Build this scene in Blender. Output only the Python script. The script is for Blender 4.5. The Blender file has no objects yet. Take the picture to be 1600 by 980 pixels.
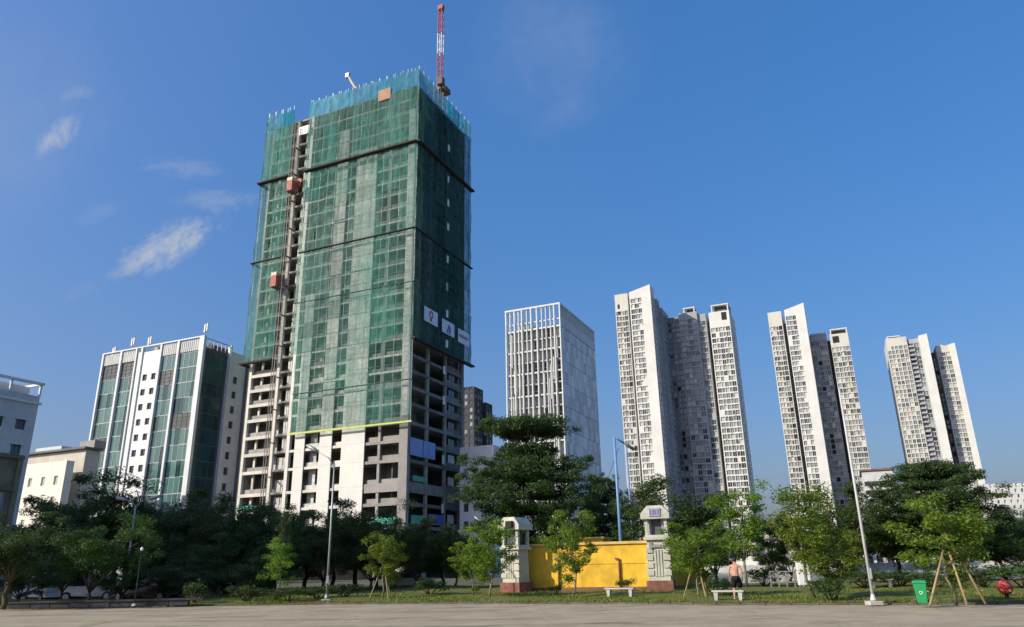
import bpy, bmesh, math, random
import numpy as np
from mathutils import Vector, Matrix
R = math.radians
sc = bpy.context.scene
col = sc.collection

# ------------------------------------------------------------------ camera
FPX, PITCH, ROLL, EYE = 1165.0, R(18.8), R(1.1), 1.65
fw = Vector((0, math.cos(PITCH), math.sin(PITCH)))
up0 = Vector((0, -math.sin(PITCH), math.cos(PITCH)))
rt0 = Vector((1, 0, 0))
rt = rt0 * math.cos(ROLL) - up0 * math.sin(ROLL)
up = up0 * math.cos(ROLL) + rt0 * math.sin(ROLL)
cam_d = bpy.data.cameras.new('camera')
cam_d.sensor_fit = 'HORIZONTAL'
cam_d.sensor_width = 36
cam_d.lens = FPX / 1600 * 36
cam_d.clip_start = 0.1
cam_d.clip_end = 8000
cam = bpy.data.objects.new('camera', cam_d)
col.objects.link(cam)
M4 = Matrix((rt, up, -fw)).transposed().to_4x4()
M4.translation = (0, 0, EYE)
cam.matrix_world = M4
sc.camera = cam

# ------------------------------------------------------------------ light
SUN_AZ, SUN_EL = R(-155), R(29)          # direction TO the sun, math angle from +X
sun_dir = Vector((math.cos(SUN_AZ) * math.cos(SUN_EL), math.sin(SUN_AZ) * math.cos(SUN_EL), math.sin(SUN_EL)))
sd = bpy.data.lights.new('sun', 'SUN')
sd.energy = 2.7
sd.angle = R(0.5)
sd.color = (1.0, 0.92, 0.77)
so = bpy.data.objects.new('sun', sd)
col.objects.link(so)
so.rotation_euler = sun_dir.to_track_quat('Z', 'Y').to_euler()
so.location = (-40, -40, 60)

world = bpy.data.worlds.new('World')
sc.world = world
world.use_nodes = True
sc.view_settings.view_transform = 'Standard'
sc.view_settings.look = 'None'
sc.view_settings.exposure = 0.9
sc.view_settings.gamma = 1.0
sc.view_settings.use_curve_mapping = False
try:
    sc.cycles.transparent_max_bounces = 10
    sc.cycles.max_bounces = 5
    sc.cycles.diffuse_bounces = 3
    sc.cycles.glossy_bounces = 2
    sc.cycles.adaptive_threshold = 0.025
    sc.cycles.use_denoising = True
except Exception:
    pass


def ray(u, v):
    return (rt * ((u - 800) / FPX) + up * ((490 - v) / FPX) + fw)


def az_dir(u, v=880):
    d = ray(u, v)
    return Vector((d.x, d.y, 0)).normalized()


def gp(u, D, v=880):
    """ground position along the bearing of a picture column at D metres"""
    d = az_dir(u, v) * D
    return (d.x, d.y)


def zt(u, v, D):
    d = ray(u, v)
    return EYE + D * d.z / math.hypot(d.x, d.y)


# ---- world: physical sky plus thin cirrus
nt = world.node_tree
nt.nodes.clear()
N = nt.nodes.new
L = nt.links.new
wout = N('ShaderNodeOutputWorld')
bg = N('ShaderNodeBackground')
sky = N('ShaderNodeTexSky')
sky.sky_type = 'NISHITA'
sky.sun_disc = False
sky.sun_elevation = SUN_EL
sky.sun_rotation = math.pi / 2 - SUN_AZ
sky.altitude = 0
sky.air_density = 1.3
sky.dust_density = 5.0
sky.ozone_density = 6
bg.inputs['Strength'].default_value = 0.15
tc = N('ShaderNodeTexCoord')


def vm(op, a, b=None):
    n = N('ShaderNodeVectorMath')
    n.operation = op
    for i, x in enumerate((a, b)):
        if x is None:
            continue
        if hasattr(x, 'is_output'):
            L(x, n.inputs[i])
        else:
            n.inputs[i].default_value = x
    return n.outputs['Value'] if op == 'DOT_PRODUCT' else n.outputs[0]


def mm(op, a, b=None, c=None, clamp=False):
    n = N('ShaderNodeMath')
    n.operation = op
    n.use_clamp = clamp
    for i, x in enumerate((a, b, c)):
        if x is None:
            continue
        if hasattr(x, 'is_output'):
            L(x, n.inputs[i])
        else:
            n.inputs[i].default_value = x
    return n.outputs[0]


D0 = tc.outputs['Generated']


def wisp(u, v, u2, v2, half_w, amount, scale, seed, lo=0.42, hi=0.72):
    """one cirrus streak around a bearing; (u2,v2) is the streak's far end"""
    c = ray((u + u2) / 2, (v + v2) / 2).normalized()
    e1 = (ray(u2, v2) - ray(u, v))
    ln = e1.length / 2
    e1 = (e1 - c * e1.dot(c)).normalized()
    e2 = c.cross(e1).normalized()
    s = vm('DOT_PRODUCT', D0, tuple(e1))
    t = vm('DOT_PRODUCT', D0, tuple(e2))
    w = vm('DOT_PRODUCT', D0, tuple(c))
    comb = N('ShaderNodeCombineXYZ')
    L(mm('MULTIPLY', s, scale), comb.inputs[0])
    L(mm('MULTIPLY', mm('ADD', t, mm('MULTIPLY', s, 0.2)), scale * 1.7), comb.inputs[1])
    comb.inputs[2].default_value = seed
    nz = N('ShaderNodeTexNoise')
    nz.inputs['Scale'].default_value = 1.0
    nz.inputs['Detail'].default_value = 10
    nz.inputs['Roughness'].default_value = 0.68
    nz.inputs['Distortion'].default_value = 0.35
    L(comb.outputs[0], nz.inputs['Vector'])
    rr = mm('ADD', mm('POWER', mm('ABSOLUTE', mm('DIVIDE', s, ln * 1.15)), 2.0),
            mm('POWER', mm('ABSOLUTE', mm('DIVIDE', t, half_w)), 2.0))
    mask = mm('SUBTRACT', 1.0, rr, clamp=True)
    mask = mm('MULTIPLY', mask, mm('GREATER_THAN', w, 0.2))
    mr = N('ShaderNodeMapRange')
    mr.interpolation_type = 'SMOOTHSTEP'
    L(mm('ADD', nz.outputs[0], mm('MULTIPLY', mm('SUBTRACT', mask, 0.6), 0.35)), mr.inputs[0])
    mr.inputs[1].default_value = lo
    mr.inputs[2].default_value = hi
    return mm('MULTIPLY', mm('MULTIPLY', mr.outputs[0], mask), amount)


ws = [wisp(178, 428, 350, 338, 0.032, 0.85, 30, 3.1, 0.37, 0.76),
      wisp(60, 240, 120, 180, 0.018, 0.62, 36, 7.7, 0.37, 0.76),
      wisp(95, 152, 150, 142, 0.014, 0.2, 30, 1.7),
      wisp(210, 255, 365, 270, 0.02, 0.22, 26, 9.2),
      wisp(260, 315, 420, 312, 0.02, 0.26, 26, 5.5),
      wisp(110, 350, 190, 322, 0.016, 0.12, 20, 12.5),
      wisp(100, 470, 165, 440, 0.016, 0.10, 20, 2.5),
      wisp(740, 120, 1000, 20, 0.12, 0.17, 6, 4.4, 0.25, 0.85),
      wisp(820, 210, 960, 150, 0.03, 0.10, 12, 6.1, 0.3, 0.8),
      wisp(-120, 300, 140, 80, 0.14, 0.14, 5, 8.3, 0.2, 0.9)]
tot = ws[0]
for w_ in ws[1:]:
    tot = mm('ADD', tot, w_)
mixc = N('ShaderNodeMix')
mixc.data_type = 'RGBA'
L(mm('MINIMUM', tot, 0.85), mixc.inputs['Factor'])
# a camera's softer response to the clear sky: flatter towards the horizon, deeper blue
gam = N('ShaderNodeGamma')
gam.inputs[1].default_value = 0.55
L(sky.outputs[0], gam.inputs[0])
hs = N('ShaderNodeHueSaturation')
hs.inputs['Saturation'].default_value = 1.7
L(gam.outputs[0], hs.inputs['Color'])
tint = N('ShaderNodeMix')
tint.data_type = 'RGBA'
tint.blend_type = 'MULTIPLY'
tint.inputs['Factor'].default_value = 1.0
L(hs.outputs[0], tint.inputs['A'])
tint.inputs['B'].default_value = (0.93, 0.935, 1.17, 1)
L(tint.outputs['Result'], mixc.inputs['A'])
mixc.inputs['B'].default_value = (1.75, 1.9, 2.2, 1)
L(mixc.outputs['Result'], bg.inputs['Color'])
L(bg.outputs[0], wout.inputs[0])


# ------------------------------------------------------------------ materials
def newmat(name):
    m = bpy.data.materials.new(name)
    m.use_nodes = True
    n = m.node_tree
    n.nodes.clear()
    return m, n


class NB:
    def __init__(s, nt):
        s.nt = nt

    def n(s, t, **kw):
        x = s.nt.nodes.new(t)
        for k, v in kw.items():
            setattr(x, k, v)
        return x

    def l(s, a, b):
        s.nt.links.new(a, b)

    def mix(s, f, a, b, blend='MIX'):
        x = s.n('ShaderNodeMix', data_type='RGBA', blend_type=blend)
        for k, v in (('Factor', f), ('A', a), ('B', b)):
            if hasattr(v, 'is_output'):
                s.l(v, x.inputs[k])
            else:
                x.inputs[k].default_value = v if k == 'Factor' else (*v[:3], 1)
        return x.outputs['Result']

    def noise(s, vec, scale, detail=4, rough=0.55, dist=0.0):
        x = s.n('ShaderNodeTexNoise')
        x.inputs['Scale'].default_value = scale
        x.inputs['Detail'].default_value = detail
        x.inputs['Roughness'].default_value = rough
        x.inputs['Distortion'].default_value = dist
        if vec is not None:
            s.l(vec, x.inputs['Vector'])
        return x.outputs[0]

    def ramp(s, f, lo, hi, a=0.0, b=1.0):
        x = s.n('ShaderNodeMapRange')
        x.interpolation_type = 'SMOOTHSTEP'
        s.l(f, x.inputs[0])
        for i, v in enumerate((lo, hi, a, b)):
            x.inputs[i + 1].default_value = v
        return x.outputs[0]

    def mapping(s, vec, sc_):
        x = s.n('ShaderNodeMapping')
        x.inputs['Scale'].default_value = sc_
        s.l(vec, x.inputs['Vector'])
        return x.outputs[0]


def surf(name, c, rough=0.7, var=0.18, scale=0.6, streak=0.0, spec=0.4, bump=0.0, bscale=8.0, rnd=0.0, metal=0.0, c2=None, brick=None):
    """painted / mineral surface: base colour, mottling, vertical dirt streaks, per-object tint"""
    m, nt_ = newmat(name)
    b = NB(nt_)
    out = b.n('ShaderNodeOutputMaterial')
    p = b.n('ShaderNodeBsdfPrincipled')
    g = b.n('ShaderNodeNewGeometry')
    P = g.outputs['Position']
    f = b.ramp(b.noise(P, scale, 6, 0.6), 0.3, 0.7)
    dark = tuple(x * (1 - var) for x in (c2 or c))
    lite = tuple(min(1, x * (1 + var * 0.5)) for x in c)
    cc = b.mix(f, dark, lite)
    if brick:
        br = b.n('ShaderNodeTexBrick')
        br.inputs['Scale'].default_value = 1.0
        br.inputs['Brick Width'].default_value = brick[0]
        br.inputs['Row Height'].default_value = brick[1]
        br.inputs['Mortar Size'].default_value = brick[2]
        br.inputs['Color1'].default_value = (1, 1, 1, 1)
        br.inputs['Color2'].default_value = (brick[4],) * 3 + (1,)
        br.inputs['Mortar'].default_value = (brick[3],) * 3 + (1,)
        dp = b.n('ShaderNodeVectorMath', operation='DOT_PRODUCT')
        b.l(P, dp.inputs[0])
        dp.inputs[1].default_value = (math.cos(R(-24)), math.sin(R(-24)), 0)
        sp = b.n('ShaderNodeSeparateXYZ')
        b.l(P, sp.inputs[0])
        cb_ = b.n('ShaderNodeCombineXYZ')
        b.l(dp.outputs['Value'], cb_.inputs[0])
        b.l(sp.outputs[2], cb_.inputs[1])
        b.l(cb_.outputs[0], br.inputs['Vector'])
        cc = b.mix(1.0, cc, br.outputs['Color'], 'MULTIPLY')
    if streak:
        sv = b.mapping(P, (1.6, 1.6, 0.10))
        sf = b.ramp(b.noise(sv, 1.0, 5, 0.65), 0.52, 0.78, 0, streak)
        cc = b.mix(sf, cc, tuple(x * 0.45 for x in c))
    if rnd:
        oi = b.n('ShaderNodeObjectInfo')
        hv = b.n('ShaderNodeHueSaturation')
        b.l(b.ramp(oi.outputs['Random'], 0, 1, 1 - rnd, 1 + rnd * 0.6), hv.inputs['Value'])
        b.l(cc, hv.inputs['Color'])
        cc = hv.outputs[0]
    b.l(cc, p.inputs['Base Color'])
    rn = b.ramp(b.noise(P, scale * 3, 4), 0.3, 0.7, max(0.02, rough - 0.08), min(1, rough + 0.08))
    b.l(rn, p.inputs['Roughness'])
    p.inputs['Metallic'].default_value = metal
    p.inputs['Specular IOR Level'].default_value = spec
    if bump:
        bp = b.n('ShaderNodeBump')
        bp.inputs['Strength'].default_value = bump
        bp.inputs['Distance'].default_value = 0.05
        b.l(b.noise(P, bscale, 5, 0.6), bp.inputs['Height'])
        b.l(bp.outputs[0], p.inputs['Normal'])
    b.l(p.outputs[0], out.inputs[0])
    return m


def glass(name, c, rough=0.07, rnd=0.35, wob=0.02, spec=0.6):
    m, nt_ = newmat(name)
    b = NB(nt_)
    out = b.n('ShaderNodeOutputMaterial')
    p = b.n('ShaderNodeBsdfPrincipled')
    oi = b.n('ShaderNodeObjectInfo')
    g = b.n('ShaderNodeNewGeometry')
    hv = b.n('ShaderNodeHueSaturation')
    hv.inputs['Color'].default_value = (*c, 1)
    f = b.n('ShaderNodeMath', operation='ADD')
    b.l(oi.outputs['Random'], f.inputs[0])
    b.l(g.outputs['Random Per Island'], f.inputs[1])
    b.l(b.ramp(f.outputs[0], 0, 2, 1 - rnd, 1 + rnd), hv.inputs['Value'])
    b.l(hv.outputs[0], p.inputs['Base Color'])
    p.inputs['Roughness'].default_value = rough
    p.inputs['Specular IOR Level'].default_value = spec
    p.inputs['IOR'].default_value = 1.52
    bp = b.n('ShaderNodeBump')
    bp.inputs['Strength'].default_value = wob
    bp.inputs['Distance'].default_value = 0.3
    b.l(b.noise(g.outputs['Position'], 0.45, 2), bp.inputs['Height'])
    b.l(bp.outputs[0], p.inputs['Normal'])
    b.l(p.outputs[0], out.inputs[0])
    return m


def net(name, c, opacity, fold_shade=0.5):
    """woven debris netting: partly see-through, lets light pass"""
    m, nt_ = newmat(name)
    b = NB(nt_)
    out = b.n('ShaderNodeOutputMaterial')
    g = b.n('ShaderNodeNewGeometry')
    oi = b.n('ShaderNodeObjectInfo')
    P = g.outputs['Position']
    f = b.ramp(b.noise(b.mapping(P, (1.5, 1.5, 0.22)), 1.0, 5, 0.65, 0.3), 0.3, 0.7)
    cc = b.mix(f, tuple(x * (1 - fold_shade * 0.5) for x in c), tuple(x * 1.2 for x in c))  # light and dark of the hanging folds put into the net colour
    hv = b.n('ShaderNodeHueSaturation')
    b.l(b.ramp(oi.outputs['Random'], 0, 1, 0.82, 1.15), hv.inputs['Value'])
    b.l(b.ramp(b.noise(P, 0.09, 3), 0.3, 0.7, 0.7, 1.1), hv.inputs['Saturation'])
    b.l(cc, hv.inputs['Color'])
    d = b.n('ShaderNodeBsdfDiffuse')
    t = b.n('ShaderNodeBsdfTranslucent')
    tr = b.n('ShaderNodeBsdfTransparent')
    b.l(hv.outputs[0], d.inputs[0])
    b.l(hv.outputs[0], t.inputs[0])
    m1 = b.n('ShaderNodeMixShader')
    m1.inputs[0].default_value = 0.3
    b.l(d.outputs[0], m1.inputs[1])
    b.l(t.outputs[0], m1.inputs[2])
    m2 = b.n('ShaderNodeMixShader')
    fac = b.n('ShaderNodeMath', operation='ADD', use_clamp=True)
    b.l(b.ramp(b.noise(b.mapping(P, (0.8, 0.8, 0.3)), 1.0, 6, 0.7), 0.3, 0.72, opacity - 0.14, opacity + 0.16), fac.inputs[0])
    b.l(b.ramp(oi.outputs['Random'], 0, 1, -0.05, 0.07), fac.inputs[1])
    b.l(fac.outputs[0], m2.inputs[0])
    b.l(tr.outputs[0], m2.inputs[1])
    b.l(m1.outputs[0], m2.inputs[2])
    b.l(m2.outputs[0], out.inputs[0])
    return m


def leaf(name, c, c2, trans=0.3, rough=0.5):
    m, nt_ = newmat(name)
    b = NB(nt_)
    out = b.n('ShaderNodeOutputMaterial')
    g = b.n('ShaderNodeNewGeometry')
    oi = b.n('ShaderNodeObjectInfo')
    tcn = b.n('ShaderNodeTexCoord')
    f1 = b.n('ShaderNodeMath', operation='ADD')
    b.l(b.ramp(b.noise(tcn.outputs['Object'], 0.9, 3), 0.3, 0.7, 0, 0.55), f1.inputs[0])
    b.l(b.ramp(g.outputs['Random Per Island'], 0, 1, 0, 0.45), f1.inputs[1])
    cc = b.mix(f1.outputs[0], c, c2)
    hv = b.n('ShaderNodeHueSaturation')
    b.l(b.ramp(oi.outputs['Random'], 0, 1, 0.485, 0.515), hv.inputs['Hue'])
    b.l(b.ramp(oi.outputs['Random'], 0, 1, 0.85, 1.15), hv.inputs['Value'])
    b.l(cc, hv.inputs['Color'])
    p = b.n('ShaderNodeBsdfPrincipled')
    p.inputs['Roughness'].default_value = rough
    p.inputs['Specular IOR Level'].default_value = 0.35
    b.l(hv.outputs[0], p.inputs['Base Color'])
    t = b.n('ShaderNodeBsdfTranslucent')
    b.l(b.mix(1.0, hv.outputs[0], (1.3, 1.45, 0.6), 'MULTIPLY'), t.inputs[0])
    mx = b.n('ShaderNodeMixShader')
    mx.inputs[0].default_value = trans
    b.l(p.outputs[0], mx.inputs[1])
    b.l(t.outputs[0], mx.inputs[2])
    b.l(mx.outputs[0], out.inputs[0])
    return m


X = {}
X['concrete'] = surf('concrete', (0.36, 0.35, 0.32), 0.85, 0.25, 0.7, 0.3, 0.2, rnd=0.12)
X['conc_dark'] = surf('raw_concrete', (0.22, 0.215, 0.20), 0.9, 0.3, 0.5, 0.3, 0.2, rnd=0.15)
X['block'] = surf('aerated_block', (0.78, 0.77, 0.71), 0.9, 0.15, 0.8, 0.15, 0.2, rnd=0.16, brick=(0.62, 0.26, 0.03, 0.62, 0.72))
X['render_white'] = surf('white_render', (0.74, 0.72, 0.66), 0.75, 0.05, 0.35, 0.12, 0.3, rnd=0.03, brick=(1.2, 0.6, 0.012, 0.82, 0.97))
X['cream'] = surf('cream_render', (0.66, 0.62, 0.53), 0.8, 0.12, 0.5, 0.25, 0.3, rnd=0.08)
X['taupe'] = surf('taupe_render', (0.33, 0.31, 0.285), 0.85, 0.12, 0.5, 0.2, 0.3, rnd=0.08)
X['apt_slate'] = surf('apartment_slate', (0.24, 0.25, 0.265), 0.8, 0.15, 0.12, 0.3, 0.3)
X['apt_white'] = surf('apartment_white', (0.70, 0.695, 0.655), 0.75, 0.08, 0.12, 0.18, 0.3)
X['apt_cream'] = surf('apartment_cream', (0.60, 0.585, 0.53), 0.8, 0.12, 0.12, 0.3, 0.3)
X['apt_grey'] = surf('apartment_grey', (0.40, 0.415, 0.43), 0.8, 0.15, 0.12, 0.3, 0.3)
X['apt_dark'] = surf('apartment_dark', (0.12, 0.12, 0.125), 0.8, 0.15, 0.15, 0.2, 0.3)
X['slate_shaded'] = surf('slate_shaded', (0.055, 0.06, 0.07), 0.8, 0.12, 0.15, 0.2, 0.3)  # slate with the netted tower's shade put into its colour
X['slate'] = surf('slate_grey', (0.15, 0.155, 0.17), 0.8, 0.12, 0.15, 0.2, 0.3)
X['off_white'] = surf('off_white_paint', (0.70, 0.71, 0.70), 0.6, 0.08, 0.3, 0.2, 0.4, rnd=0.05)
X['panel'] = surf('pale_metal_panel', (0.74, 0.74, 0.71), 0.5, 0.06, 0.2, 0.2, 0.4, rnd=0.24)
X['seam'] = surf('dark_seam', (0.10, 0.105, 0.11), 0.8, 0.1, 0.5)
X['brown_stone'] = surf('brown_render', (0.24, 0.20, 0.13), 0.85, 0.3, 0.4, 0.4, 0.2)
X['grey_paint'] = surf('light_grey_paint', (0.60, 0.60, 0.59), 0.75, 0.12, 0.4, 0.3, 0.3)
X['glass'] = glass('window_glass', (0.05, 0.055, 0.06))
X['glass_mid'] = glass('window_glass_pale', (0.24, 0.245, 0.24), 0.22)
X['curtain'] = glass('window_curtain', (0.50, 0.48, 0.42), 0.4, 0.25)
X['void'] = surf('dark_interior', (0.03, 0.03, 0.03), 0.9, 0.3, 0.5)
X['teal_glass'] = glass('teal_glass', (0.070, 0.155, 0.145), 0.10, 0.55, 0.03)
X['teal_dark'] = glass('dark_teal_glass', (0.015, 0.055, 0.055), 0.10, 0.4, 0.03)
X['louvre'] = surf('grey_louvre', (0.115, 0.13, 0.125), 0.7, 0.2, 0.8, rnd=0.2)
X['net'] = net('green_debris_net', (0.110, 0.300, 0.250), 0.46)
X['net_side'] = net('shaded_flank_debris_net', (0.050, 0.150, 0.130), 0.72)  # green net, denser, with the right flank's shade put into its colour
X['net_top'] = net('dense_green_debris_net', (0.098, 0.275, 0.235), 0.60)
X['net_lo'] = net('light_green_debris_net', (0.110, 0.300, 0.245), 0.38)
X['net_blue'] = net('blue_debris_net', (0.05, 0.34, 0.44), 0.76)
X['net_seam_green'] = surf('net_seam_green', (0.03, 0.07, 0.06), 0.8, 0.2, 1.0)
X['board'] = surf('dark_timber_board', (0.055, 0.045, 0.038), 0.9, 0.3, 2.0)
X['pole_grey'] = surf('pole_grey', (0.52, 0.52, 0.51), 0.5, 0.1, 2.0, 0.2)
X['mast'] = surf('weathered_mast', (0.23, 0.21, 0.19), 0.7, 0.2, 1.0)
X['steel'] = surf('galvanised_steel', (0.38, 0.38, 0.37), 0.5, 0.15, 3.0, 0.1, 0.5, metal=0.5)
X['steel_dk'] = surf('rusty_steel', (0.17, 0.13, 0.10), 0.8, 0.3, 2.0)
X['red'] = surf('red_paint', (0.42, 0.07, 0.05), 0.55, 0.2, 1.5)
X['hoist_red'] = surf('hoist_red', (0.52, 0.13, 0.09), 0.6, 0.2, 1.5, 0.3)
X['hoist_cream'] = surf('hoist_cream', (0.62, 0.55, 0.42), 0.6, 0.15, 1.5)
X['white'] = surf('white_paint', (0.78, 0.78, 0.76), 0.5, 0.06, 1.5, 0.1)
X['banner'] = surf('banner_vinyl', (0.72, 0.74, 0.80), 0.5, 0.04, 0.8)
X['mark_red'] = surf('print_red', (0.55, 0.04, 0.04), 0.5, 0.05)
X['mark_blue'] = surf('print_blue', (0.05, 0.10, 0.42), 0.5, 0.05)
X['mark_violet'] = surf('print_violet', (0.20, 0.18, 0.42), 0.5, 0.05)
X['blue_sheet'] = surf('blue_sheet', (0.22, 0.32, 0.62), 0.5, 0.1, 0.6, rnd=0.1)
X['tarp_teal'] = surf('teal_tarpaulin', (0.08, 0.40, 0.30), 0.5, 0.2, 1.0)
X['tarp_blue'] = surf('blue_tarpaulin', (0.05, 0.16, 0.50), 0.5, 0.2, 1.0)
X['ply'] = surf('pink_brown_board', (0.42, 0.25, 0.16), 0.8, 0.15, 1.0)
X['lime'] = surf('lime_edge_tape', (0.55, 0.62, 0.12), 0.6, 0.1)
X['yellow'] = surf('yellow_wall_paint', (0.76, 0.46, 0.045), 0.8, 0.24, 1.1, 0.42, 0.3, 0.15, 6)
X['yellow_cap'] = surf('yellow_cap', (0.62, 0.45, 0.14), 0.8, 0.15, 1.5, 0.2)
X['plinth'] = surf('red_brown_plinth', (0.24, 0.105, 0.08), 0.85, 0.35, 2.5, 0.4)
X['pillar'] = surf('pillar_cream', (0.54, 0.53, 0.43), 0.8, 0.16, 1.6, 0.5, bump=0.15)
X['sign_violet'] = surf('violet_sign', (0.36, 0.34, 0.47), 0.5, 0.05)
X['blue_pole'] = surf('blue_pole_paint', (0.16, 0.30, 0.52), 0.5, 0.12, 2.0, 0.2)
X['bark'] = surf('bark', (0.13, 0.10, 0.075), 0.9, 0.35, 4.0, 0, 0.2, 0.5, 12)
X['bark_pale'] = surf('pale_bark', (0.24, 0.20, 0.15), 0.9, 0.3, 4.0, 0, 0.2, 0.4, 12)
X['bamboo'] = surf('bamboo_stake', (0.36, 0.26, 0.14), 0.7, 0.2, 4.0)
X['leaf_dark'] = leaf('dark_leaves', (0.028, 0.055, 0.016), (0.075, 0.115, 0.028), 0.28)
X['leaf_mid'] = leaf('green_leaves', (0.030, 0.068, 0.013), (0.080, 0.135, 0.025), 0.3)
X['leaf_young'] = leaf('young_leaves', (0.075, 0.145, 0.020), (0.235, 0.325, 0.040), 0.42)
X['leaf_shrub'] = leaf('shrub_leaves', (0.035, 0.065, 0.016), (0.09, 0.13, 0.03), 0.3)
X['skin'] = surf('skin', (0.52, 0.27, 0.17), 0.55, 0.08, 6.0)
X['hair'] = surf('black_hair', (0.012, 0.010, 0.010), 0.6, 0.2, 20)
X['black_cloth'] = surf('black_cloth', (0.012, 0.012, 0.014), 0.9, 0.2, 10)
X['bin_green'] = surf('green_plastic', (0.02, 0.30, 0.10), 0.45, 0.1, 3.0, 0.1)
X['rubber'] = surf('black_rubber', (0.02, 0.02, 0.02), 0.8, 0.1, 5)
X['bench_white'] = surf('bench_white', (0.50, 0.49, 0.45), 0.7, 0.15, 3.0, 0.3)
X['stone_dk'] = surf('dark_stone', (0.06, 0.06, 0.06), 0.9, 0.3, 2.0, 0.2, rnd=0.2)
X['car_white'] = surf('car_white', (0.70, 0.70, 0.69), 0.25, 0.03, 0.5, spec=0.6)
X['car_dark'] = surf('car_dark', (0.012, 0.014, 0.022), 0.3, 0.05, 0.5, spec=0.35)
X['car_silver'] = surf('car_silver', (0.35, 0.36, 0.38), 0.25, 0.05, 0.5, spec=0.6, metal=0.4)
X['tail'] = surf('tail_light', (0.35, 0.02, 0.02), 0.2, 0.05)
X['lens'] = surf('lamp_lens', (0.6, 0.6, 0.58), 0.2, 0.05)
X['tile'] = surf('brown_roof_tile', (0.18, 0.12, 0.09), 0.85, 0.25, 1.0, rnd=0.1)
X['litter'] = leaf('dry_leaves', (0.16, 0.09, 0.04), (0.30, 0.20, 0.07), 0.2)
X['bright_cream'] = surf('bright_cream', (0.80, 0.76, 0.66), 0.8, 0.08, 0.5, 0.2, 0.3)
X['beige'] = surf('beige_render', (0.56, 0.52, 0.44), 0.85, 0.12, 0.5, 0.2)
X['kerb'] = surf('kerb_concrete', (0.13, 0.115, 0.09), 0.9, 0.25, 2.0, 0, 0.2, rnd=0.15)
X['asphalt'] = surf('asphalt', (0.055, 0.055, 0.055), 0.9, 0.25, 1.5, 0, 0.3, 0.3, 20)


def ground_mat(name, c, c2, c3, s1, s2, spots=0.0, joints=None, bump=0.2):
    m, nt_ = newmat(name)
    b = NB(nt_)
    out = b.n('ShaderNodeOutputMaterial')
    p = b.n('ShaderNodeBsdfPrincipled')
    g = b.n('ShaderNodeNewGeometry')
    P = g.outputs['Position']
    cc = b.mix(b.ramp(b.noise(P, s1, 6, 0.62, 0.4), 0.3, 0.7), c, c2)
    cc = b.mix(b.ramp(b.noise(P, s2, 5, 0.7), 0.45, 0.75, 0, 0.8), cc, c3)
    if spots:
        cc = b.mix(b.ramp(b.noise(b.mapping(P, (0.16, 0.8, 1)), 0.8, 6, 0.7, 0.6), 0.52, 0.68, 0, spots), cc, tuple(x * 0.35 for x in c))
        cc = b.mix(b.ramp(b.noise(P, 9.0, 3, 0.7), 0.6, 0.75, 0, spots * 0.5), cc, tuple(x * 0.6 for x in c))
    if spots:
        vo = b.n('ShaderNodeTexVoronoi', feature='DISTANCE_TO_EDGE')
        vo.inputs['Scale'].default_value = 0.22
        mx_ = b.n('ShaderNodeVectorMath', operation='MULTIPLY_ADD')
        nz_ = b.n('ShaderNodeTexNoise')
        nz_.inputs['Scale'].default_value = 0.9
        nz_.inputs['Detail'].default_value = 6
        b.l(P, nz_.inputs['Vector'])
        b.l(nz_.outputs['Color'], mx_.inputs[0])
        mx_.inputs[1].default_value = (1.6, 1.6, 0)
        b.l(P, mx_.inputs[2])
        b.l(mx_.outputs[0], vo.inputs['Vector'])
        ck = b.ramp(vo.outputs['Distance'], 0.002, 0.009, 0.35, 0.0)
        cc = b.mix(ck, cc, tuple(x * 0.3 for x in c))
    if joints:
        br = b.n('ShaderNodeTexBrick')
        br.offset = 0.0
        br.inputs['Scale'].default_value = 1.0
        br.inputs['Brick Width'].default_value = joints
        br.inputs['Row Height'].default_value = joints
        br.inputs['Mortar Size'].default_value = 0.02
        br.inputs['Color1'].default_value = (1, 1, 1, 1)
        br.inputs['Color2'].default_value = (0.92, 0.92, 0.92, 1)
        br.inputs['Mortar'].default_value = (0.5, 0.5, 0.5, 1)
        mp = b.n('ShaderNodeMapping')
        mp.inputs['Rotation'].default_value = (0, 0, R(14))
        b.l(P, mp.inputs['Vector'])
        b.l(mp.outputs[0], br.inputs['Vector'])
        cc = b.mix(1.0, cc, br.outputs['Color'], 'MULTIPLY')
    b.l(cc, p.inputs['Base Color'])
    p.inputs['Roughness'].default_value = 0.9
    p.inputs['Specular IOR Level'].default_value = 0.2
    bp = b.n('ShaderNodeBump')
    bp.inputs['Strength'].default_value = bump
    bp.inputs['Distance'].default_value = 0.04
    b.l(b.noise(P, 14, 5, 0.7), bp.inputs['Height'])
    b.l(bp.outputs[0], p.inputs['Normal'])
    b.l(p.outputs[0], out.inputs[0])
    return m


X['earth'] = ground_mat('earth', (0.13, 0.12, 0.09), (0.09, 0.10, 0.05), (0.16, 0.14, 0.11), 0.15, 0.5)
X['paving'] = ground_mat('paving', (0.40, 0.335, 0.225), (0.30, 0.25, 0.165), (0.46, 0.39, 0.27), 0.35, 1.3, 0.9, None)
X['lawn'] = ground_mat('lawn', (0.095, 0.135, 0.024), (0.15, 0.145, 0.035), (0.20, 0.155, 0.07), 0.5, 0.8, 0.0, None, 0.6)
X['blade'] = leaf('grass_blades', (0.085, 0.14, 0.018), (0.20, 0.21, 0.035), 0.35)


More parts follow.
